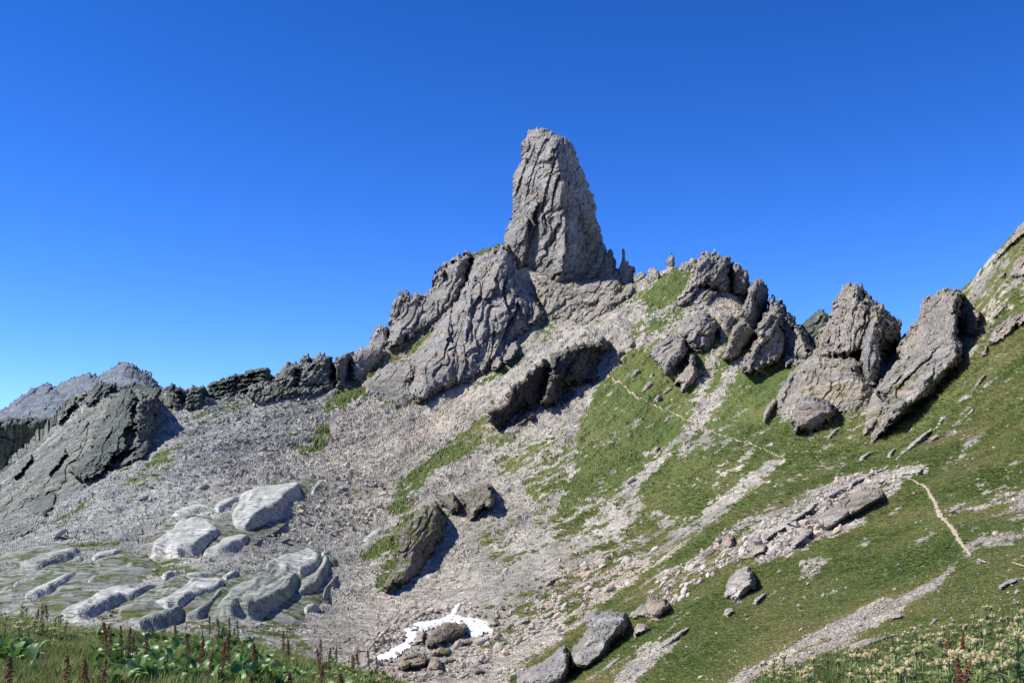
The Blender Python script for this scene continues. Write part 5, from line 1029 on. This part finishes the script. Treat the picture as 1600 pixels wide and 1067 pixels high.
scatter('alpine_turf', 'short green and straw-coloured alpine grass covering the near slope', 'grass', q, np.stack([hgt * 1.8, hgt * 1.8, hgt * r.uniform(.45, .9, len(px))], -1), np.stack([0 * hgt, 0 * hgt, r.uniform(0, 6.28, len(px))], -1), np.clip(pt, 0, 1), tsrc)

# ------------------------------------------------------------------ the bank we stand on
random.seed(9)
CR = np.array([(-500, 960), (-300, 968), (0, 982), (130, 996), (400, 1022), (620, 1082), (800, 1135), (1050, 1135), (1200, 1080), (1300, 1046), (1420, 1020), (1500, 1003), (1600, 975), (1900, 905), (2100, 880)], float)
def bank_z(x, Y):
    px = 800 + x / np.maximum(Y, 6) * FPX
    zc = (HOR - np.interp(px, CR[:, 0], CR[:, 1])) / FPX * 28.0
    sl = np.interp(px, [500, 1100, 1300], [0.62, 0.62, 0.30])
    z = np.where(Y < 28, -1.65 + (zc + 1.65) * Y / 28.0, zc - sl * ((Y - 28) ** 2 / (Y - 28 + 6)))
    return z + 0.10 * fbm2(x / 2.4, Y / 2.4, 3, 55) * np.clip(Y / 14, 0.2, 1)
c_ = np.arange(-500, 2101, 10.0); y_ = np.concatenate([np.arange(1.5, 32, 0.22), np.arange(32, 64, 0.8)])
BX = (c_[:, None] - 800) / FPX * np.maximum(y_[None], 1); BY = np.repeat(y_[None], len(c_), 0)
BZ = bank_z(BX, BY); n_ = len(y_); V = np.stack([BX, BY, BZ], -1).reshape(-1, 3)
a, b = np.meshgrid(np.arange(len(c_) - 1), np.arange(n_ - 1), indexing='ij'); k0 = (a * n_ + b).ravel()
s = NT('meadow_soil'); s.bump(s.noise(9, 5, 0.7), 0.6, 0.05)
M['soil'] = s.done(s.val(s.ramp(s.noise(1.2, 5, 0.7), [(0.3, (0.035, 0.055, 0.015)), (0.55, (0.075, 0.085, 0.03)), (0.75, (0.12, 0.10, 0.05))]), s.rng(s.noise(7, 4, 0.8), 0.3, 0.7, 0.6, 1.3)))
tag(link('meadow_ground', mesh_np('meadow_ground', V, np.stack([k0, k0 + n_, k0 + n_ + 1, k0 + 1], -1), M['soil'], True)), 'grassy bank in the immediate foreground', 'ground', kind='structure')

def bank_pt(px, Y):
    x = (px - 800) / FPX * Y; return np.array([x, Y, float(bank_z(np.array(x), np.array(Y)))])

# --- plant materials
def leaf_mat(name, stops, trans=0.35, rough=0.5, spec=0.35):
    s = NT(name); oi = s.n('ShaderNodeObjectInfo'); c = s.ramp(s.math('ADD', s.math('MULTIPLY', oi.outputs['Random'], 0.6), s.math('MULTIPLY', s.noise(9, 3), 0.4)), stops)
    s.b.inputs['Roughness'].default_value = rough; s.b.inputs['Specular IOR Level'].default_value = spec
    t = s.n('ShaderNodeBsdfTranslucent'); s.l(c, t.inputs[0]); m = s.n('ShaderNodeMixShader'); m.inputs[0].default_value = trans
    s.done(c); s.l(s.b.outputs[0], m.inputs[1]); s.l(t.outputs[0], m.inputs[2]); s.l(m.outputs[0], s.out.inputs[0]); return s.m
M['dock_leaf'] = leaf_mat('dock_leaf', [(0.15, (0.045, 0.100, 0.020)), (0.5, (0.105, 0.195, 0.038)), (0.85, (0.20, 0.29, 0.085))], 0.35, 0.42, 0.5)
M['dock_seed'] = leaf_mat('dock_seed_head', [(0.2, (0.13, 0.045, 0.026)), (0.5, (0.19, 0.08, 0.042)), (0.8, (0.24, 0.14, 0.065))], 0.15, 0.8, 0.1)
M['dock_seed_g'] = leaf_mat('unripe_dock_seed_head', [(0.2, (0.15, 0.085, 0.04)), (0.5, (0.20, 0.13, 0.055)), (0.8, (0.20, 0.17, 0.07))], 0.15, 0.8, 0.1)
M['dock_stem'] = leaf_mat('dock_stem', [(0.2, (0.16, 0.09, 0.05)), (0.8, (0.22, 0.16, 0.08))], 0.0, 0.7, 0.2)
M['thistle'] = leaf_mat('thistle_leaf', [(0.15, (0.15, 0.22, 0.065)), (0.5, (0.24, 0.31, 0.10)), (0.85, (0.37, 0.40, 0.17))], 0.35, 0.6, 0.3)
M['bract'] = leaf_mat('thistle_bract', [(0.15, (0.34, 0.38, 0.13)), (0.5, (0.48, 0.49, 0.20)), (0.85, (0.60, 0.57, 0.30))], 0.35, 0.6, 0.2)
M['floret'] = leaf_mat('thistle_floret', [(0.15, (0.40, 0.30, 0.16)), (0.85, (0.58, 0.47, 0.27))], 0.2, 0.8, 0.1)
M['fgblade'] = leaf_mat('meadow_blade', [(0.10, (0.085, 0.13, 0.028)), (0.45, (0.165, 0.205, 0.052)), (0.75, (0.27, 0.28, 0.095)), (0.95, (0.46, 0.40, 0.20))], 0.35, 0.6, 0.2)

def leaf_mesh(L, W, seed):
    """broad dock leaf on a stalk: cupped, wavy edged, arching"""
    r = np.random.default_rng(seed); n = 9; V = []; F = []
    for i in range(n):
        t = i / (n - 1); w = W * (math.sin(min(1, t * 1.08 + 0.06) * math.pi) ** 0.65) * (1 - 0.35 * t); x = L * (0.35 + t); z = 0.55 * L * math.sin(t * 1.7) - 0.28 * L * t * t
        for k in (-1, -.5, 0, .5, 1): V.append((x, k * w, z + 0.16 * W * abs(k) ** 1.5 + (r.normal() * 0.07 * W if abs(k) == 1 else 0)))
    for i in range(n - 1):
        for k in range(4): a = i * 5 + k; F.append((a, a + 1, a + 6, a + 5))
    k = len(V); V += [(0, -.008, 0), (0, .008, 0), (L * .37, .008, 0.01), (L * .37, -.008, 0.01)]; F.append((k, k + 1, k + 2, k + 3))
    return V, F
LEAF = [mesh_np('leaf', *leaf_mesh(0.26, 0.10, k), M['dock_leaf'], True) for k in range(4)]
def spike_mesh(H, seed, mat):
    """dense whorls of seeds up a stalk, stopping and starting, with short side branches"""
    r = np.random.default_rng(seed); V = []; F = []
    def seedlet(p, s_):
        k = len(V); d = r.normal(size=3); d /= np.linalg.norm(d); e = np.cross(d, (0, 0, 1)) + 1e-3; e /= np.linalg.norm(e); f = np.cross(d, e)
        for q in (d * s_ * 1.3, e * s_, -e * s_, f * s_, -f * s_, -d * s_): V.append(tuple(p + q))
        for t_ in ((0, 1, 3), (0, 3, 2), (0, 2, 4), (0, 4, 1), (5, 3, 1), (5, 2, 3), (5, 4, 2), (5, 1, 4)): F.append(tuple(k + j for j in t_))
    for i in range(150):
        t = 0.97 * r.random() ** 0.9; rad = 0.062 * (1 - t) ** 0.55 * (0.55 + 0.45 * abs(math.sin(t * 21 + seed))) + 0.006
        a = r.uniform(0, 6.28); seedlet(np.array([math.cos(a) * rad * r.uniform(.2, 1), math.sin(a) * rad * r.uniform(.2, 1), t * H]), r.uniform(.008, .014))
    return mesh_np('flower_spike', V, F, M[mat])
SPK = {m: [spike_mesh(h, k, m) for k, h in enumerate((0.42, 0.34, 0.50, 0.38))] for m in ('dock_seed', 'dock_seed_g')}
def tube(H, r0, r1, bend, seed, mat, name='stem'):
    V = []; F = []; n = 6
    for i in range(n):
        t = i / (n - 1); rr = r0 + (r1 - r0) * t
        for k in range(5): a = k * 1.2566; V.append((math.cos(a) * rr + bend * t * t, math.sin(a) * rr, t * H))
    for i in range(n - 1):
        for k in range(5): F.append((i * 5 + k, i * 5 + (k + 1) % 5, i * 5 + 5 + (k + 1) % 5, i * 5 + 5 + k))
    return mesh_np(name, V, F, M[mat])
STEM = tube(1.0, .011, .006, 0.0, 1, 'dock_stem')
def dock(loc, h, mat, label, group, leaves=7, ls=1.0):
    """stalk of height h with a seed spike on its upper part and broad leaves at the foot"""
    e = bpy.data.objects.new('dock_plant', None); COL.objects.link(e); e.location = loc; e.rotation_euler = (random.uniform(-.2, .2), random.uniform(-.2, .2), random.uniform(0, 6.28))
    tag(e, label, 'dock plant', group)
    st = link('stem', STEM, e); st.scale = (1, 1, h * 0.97)
    sp = link('flower_spike', random.choice(SPK[mat]), e); k = h / 0.9; sp.location = (0, 0, h * 0.52); sp.scale = (random.uniform(.8, 1.15), random.uniform(.8, 1.15), k * random.uniform(.85, 1.05))
    for i in range(leaves):
        lf = link('leaf', random.choice(LEAF), e); a = i * 2.4 + random.random(); s_ = ls * random.uniform(.7, 1.15)
        lf.rotation_euler = (random.uniform(-.3, .3), random.uniform(-.55, .2), a); lf.scale = (s_,) * 3; lf.location = (0, 0, random.uniform(0, .18) * h)
    return e
def leafy(loc, n, ls, label, group):
    e = bpy.data.objects.new('broadleaf_plant', None); COL.objects.link(e); e.location = loc; tag(e, label, 'leafy plant', group)
    for i in range(n):
        lf = link('leaf', random.choice(LEAF), e); a = i * 2.4 + random.random(); s_ = ls * random.uniform(.6, 1.2)
        lf.rotation_euler = (random.uniform(-.35, .35), random.uniform(-.9, .25), a); lf.scale = (s_,) * 3; lf.location = (random.uniform(-.12, .12), random.uniform(-.12, .12), random.uniform(0, .3) * ls)
    return e
def blades(n, h, w, spread, seed, base=0.0, up=0.7, toothed=True):
    r = np.random.default_rng(seed); V = []; F = []
    for i in range(n):
        a = r.uniform(0, 6.28); L = h * r.uniform(.6, 1.1); z0 = base + r.uniform(0, spread); el = up * r.uniform(.6, 1.35); k = len(V); ca, sa = math.cos(a), math.sin(a); m = 5
        for j in range(m):
            t = j / (m - 1); rr = L * t * math.cos(el); z = z0 + L * math.sin(el) * t - .35 * L * t * t; ww = w * (1 - t) ** .7 * (1.0 if j % 2 else .55 if toothed else .9)
            V += [(ca * rr - sa * ww, sa * rr + ca * ww, z), (ca * rr + sa * ww, sa * rr - ca * ww, z)]
        for j in range(m - 1): q = k + 2 * j; F.append((q, q + 1, q + 3, q + 2))
    return V, F
TF = [mesh_np('foliage', *blades(34, 0.20, .017, .34, k, 0.02, .55), M['thistle']) for k in range(3)]
TB = [mesh_np('bracts', *blades(20, 0.125, .013, .03, 20 + k, 0.0, .75), M['bract']) for k in range(3)]
def head_mesh(seed):
    r = np.random.default_rng(seed); V = []; F = []; v0, f0 = IC[1]
    for i in range(4):
        c = np.array([r.uniform(-.028, .028), r.uniform(-.028, .028), r.uniform(0, .02)]); k = len(V); V += [tuple(c + q * (.020, .020, .028) * r.uniform(.8, 1.2)) for q in v0]; F += [tuple(k + j for j in f) for f in f0]
    return mesh_np('flower_head', V, F, M['floret'])
TH = [head_mesh(k) for k in range(2)]; TS = tube(0.42, .014, .010, 0, 2, 'thistle')
def thistle(loc, s_, label, group):
    e = bpy.data.objects.new('thistle', None); COL.objects.link(e); e.location = loc; e.scale = (s_, s_, s_ * random.uniform(.85, 1.15)); e.rotation_euler = (random.uniform(-.15, .15), random.uniform(-.15, .15), random.uniform(0, 6.28))
    tag(e, label, 'thistle', group)
    link('stem', TS, e); link('foliage', random.choice(TF), e)
    b = link('bracts', random.choice(TB), e); b.location = (0, 0, .42); f = link('flower_head', random.choice(TH), e); f.location = (0, 0, .45)
    return e

def dock_at(px, top, mat, label, group=None, leaves=7, ls=1.0, hmin=.62, hmax=1.02):
    tgt = random.uniform(.78, .98); best = None
    for Y in np.arange(29, 10, -.25):
        p = bank_pt(px, Y); h = (HOR - top) / FPX * Y - p[2]
        if best is None or abs(h - tgt) < abs(best[1] - tgt): best = (p, h)
    p, h = best
    return dock(tuple(p - [0, 0, .03]), min(max(h, hmin), hmax * 1.15), mat, label, group, leaves, ls)
LD = [(14, 1018, 1, 'red-brown dock spike at the bottom left corner'), (50, 943, 0, 'first of three olive dock spikes standing against the slabs at the far left'), (64, 946, 0, 'middle one of three olive dock spikes against the slabs at the far left'), (77, 941, 0, 'last of three olive dock spikes against the slabs at the far left'),
      (104, 1013, 1, 'dark red dock spike nearest the bottom left, standing alone'), (132, 1008, 1, 'bright red dock spike beside the broad leaves at the lower left'), (146, 1024, 1, 'short red dock spike just right of the bright red one'),
      (160, 972, 0, 'tall brown dock spike left of the dark broad leaves'), (168, 976, 0, None), (174, 974, 1, None), (190, 974, 0, 'forked-looking brown dock spike over the dark broad leaves'), (198, 972, 0, None), (207, 980, 0, None), (231, 976, 0, 'single olive dock spike right of the brown pair over the dark leaves'),
      (283, 968, 0, 'thin dock spike rising left of the dense dock thicket'), (300, 984, 1, None), (306, 990, 1, None), (318, 974, 1, None), (327, 962, 0, 'tallest olive dock spike of the dense thicket against the grey boulders'), (336, 974, 1, None), (347, 958, 0, 'slender dock spike near the middle of the dense thicket'), (354, 980, 1, None), (362, 962, 1, None), (366, 974, 1, None), (375, 968, 0, None), (402, 990, 1, 'red-brown dock spike at the right end of the dense thicket'),
      (440, 984, 0, 'left one of two thin dock spikes above the pale thistles'), (453, 988, 0, 'right one of two thin dock spikes above the pale thistles'), (500, 1000, 0, 'olive dock spike left of the snow tongue'), (505, 1012, 1, None), (514, 1010, 1, None), (525, 1004, 0, 'broad double dock spike left of the snow tongue'), (545, 1010, 1, None), (552, 1014, 1, None), (564, 1013, 0, 'dark dock spike just left of the snow tongue'), (578, 1012, 0, 'dock spike overlapping the lower end of the snow'), (593, 1018, 0, 'rightmost thin dock spike in front of the snow'),
      (406, 1042, 1, 'low red dock spike at the bottom edge under the thicket'), (393, 1056, 1, None), (462, 1046, 1, 'red dock spike cut by the bottom edge below the pale thistles'), (537, 1046, 1, 'dark red dock spike near the bottom edge below the leafy docks'), (345, 1000, 1, None), (316, 1004, 1, None), (500, 1030, 1, None),
      (1465, 992, 1, 'leftmost and lower spike of the tall red dock group at the lower right'), (1485, 978, 1, 'second spike from the left of the tall red dock group at the lower right'), (1497, 976, 1, 'highest dark red spike of the dock group at the lower right'), (1511, 984, 1, 'right hand spike of the tall red dock group at the lower right'), (1505, 1010, 1, 'short red spike in front of the tall dock group at the lower right'), (1488, 1008, 1, None)]
for px, top, red, l in LD:
    g = None
    if l is None: g = 'brown and red dock spikes of the foreground thickets'; l = 'brown-red dock spike standing among others in a foreground thicket'
    dock_at(px, top, 'dock_seed' if red else 'dock_seed_g', l, g, 8 if px < 1000 else 5, .72)
# leafy clumps: where the broad leaves show
def leafy_zone(x0, x1, y0, y1, n, ls, label, group, nl=9):
    for k in range(n):
        px = random.uniform(x0, x1); Y = 1.0; row = random.uniform(y0, y1)
        for Yt in np.arange(28.5, 9, -.2):
            p = bank_pt(px, Yt)
            if HOR - p[2] / Yt * FPX >= row: break
        leafy(tuple(p), nl, ls * random.uniform(.8, 1.2), label, group)
leafy_zone(0, 45, 1040, 1075, 8, .9, 'broad-leaved green dock plant in the bottom left corner', 'leafy docks in the bottom left corner')
leafy_zone(140, 250, 1012, 1085, 60, .88, 'dark green broad-leaved plant under the brown spikes left of centre', 'dark leafy plants under the brown spikes')
leafy_zone(265, 420, 1010, 1085, 85, .85, 'bright green broad-leaved plant in the dense dock thicket', 'leafy plants of the dense dock thicket')
leafy_zone(425, 620, 1040, 1100, 60, .75, 'green broad-leaved plant among pale thistles below the snow', 'leafy plants below the snow')
leafy_zone(1440, 1530, 1040, 1085, 16, .6, 'green leafy plant at the foot of the tall red dock group', 'leafy plants at the foot of the red docks')
leafy_zone(70, 135, 1000, 1060, 8, .6, 'small leafy plant in the grass at the left', 'small leafy plants in the left grass')
# thistles
def thistle_zone(poly, n, s0, label, group):
    P = np.array(poly); lo, hi = P.min(0), P.max(0); k = 0
    while k < n:
        px, row = random.uniform(lo[0], hi[0]), random.uniform(lo[1], hi[1])
        if not inside(poly, np.array([px]), np.array([row]))[0]: continue
        p = None
        for Yt in np.arange(28.8, 9, -.2):
            p = bank_pt(px, Yt)
            if HOR - p[2] / Yt * FPX >= row: break
        thistle(tuple(p), s0 * random.uniform(.75, 1.25), label, group); k += 1
thistle_zone([(1180,1075),(1300,1046),(1420,1020),(1500,1003),(1610,975),(1610,1130),(1180,1130)], 235, 1.3, 'pale cream-headed thistle on the foreground bank at the lower right', 'pale thistles at the lower right')
thistle_zone([(0,985),(60,990),(110,998),(90,1030),(0,1020)], 34, 1.1, 'pale thistle in the clump at the left edge of the meadow', 'pale thistles at the left edge')
thistle_zone([(85,992),(150,1000),(160,1010),(90,1008)], 12, .8, 'low pale thistle right of the first olive dock spikes', 'low pale thistles by the olive docks')
thistle_zone([(425,1030),(530,1050),(620,1085),(620,1110),(430,1090),(420,1050)], 38, .9, 'cream thistle between the leafy docks below the snow', 'cream thistles below the snow')
thistle_zone([(228,1008),(285,1010),(285,1025),(230,1020)], 8, .7, 'small cream thistle between the two dock thickets', 'small cream thistles between the thickets')
# meadow grass
fsrc = []
for k in range(4):
    V_, F_ = tuft_geo(22, 1.0, 0.022, 0.30, 80 + k, .5); o = link('meadow_tuft', mesh_np('meadow_tuft', V_, F_, M['fgblade'])); o.location = bank_pt(90 + 120 * k, 22.0); o.scale = (.4, .4, .35)
    tag(o, 'tuft of long grass in the foreground meadow', 'grass', None, 'stuff'); fsrc.append(o)
r = np.random.default_rng(21); n = 92000; Y = 11.5 + 19 * r.random(n) ** .8; px = r.uniform(-400, 2050, n); keep = ((px < 700) | (px > 1120)) & ~(((px > 135) & (px < 255) | (px > 262) & (px < 620)) & (r.random(n) < 0.62)); px, Y = px[keep], Y[keep]
x = (px - 800) / FPX * Y; pts = np.stack([x, Y, bank_z(x, Y) - .02], -1); h = r.uniform(.16, .38, len(x)) * (1 + .35 * fbm2(x / 2, Y / 2, 3, 71)) * np.where(px > 900, 1.05, 1)
scatter('meadow_grass', 'long olive and green grass of the foreground bank', 'grass', pts, np.stack([h * 1.1, h * 1.1, h], -1), np.stack([0 * h, 0 * h, r.uniform(0, 6.28, len(x))], -1), r.random(len(x)), fsrc)
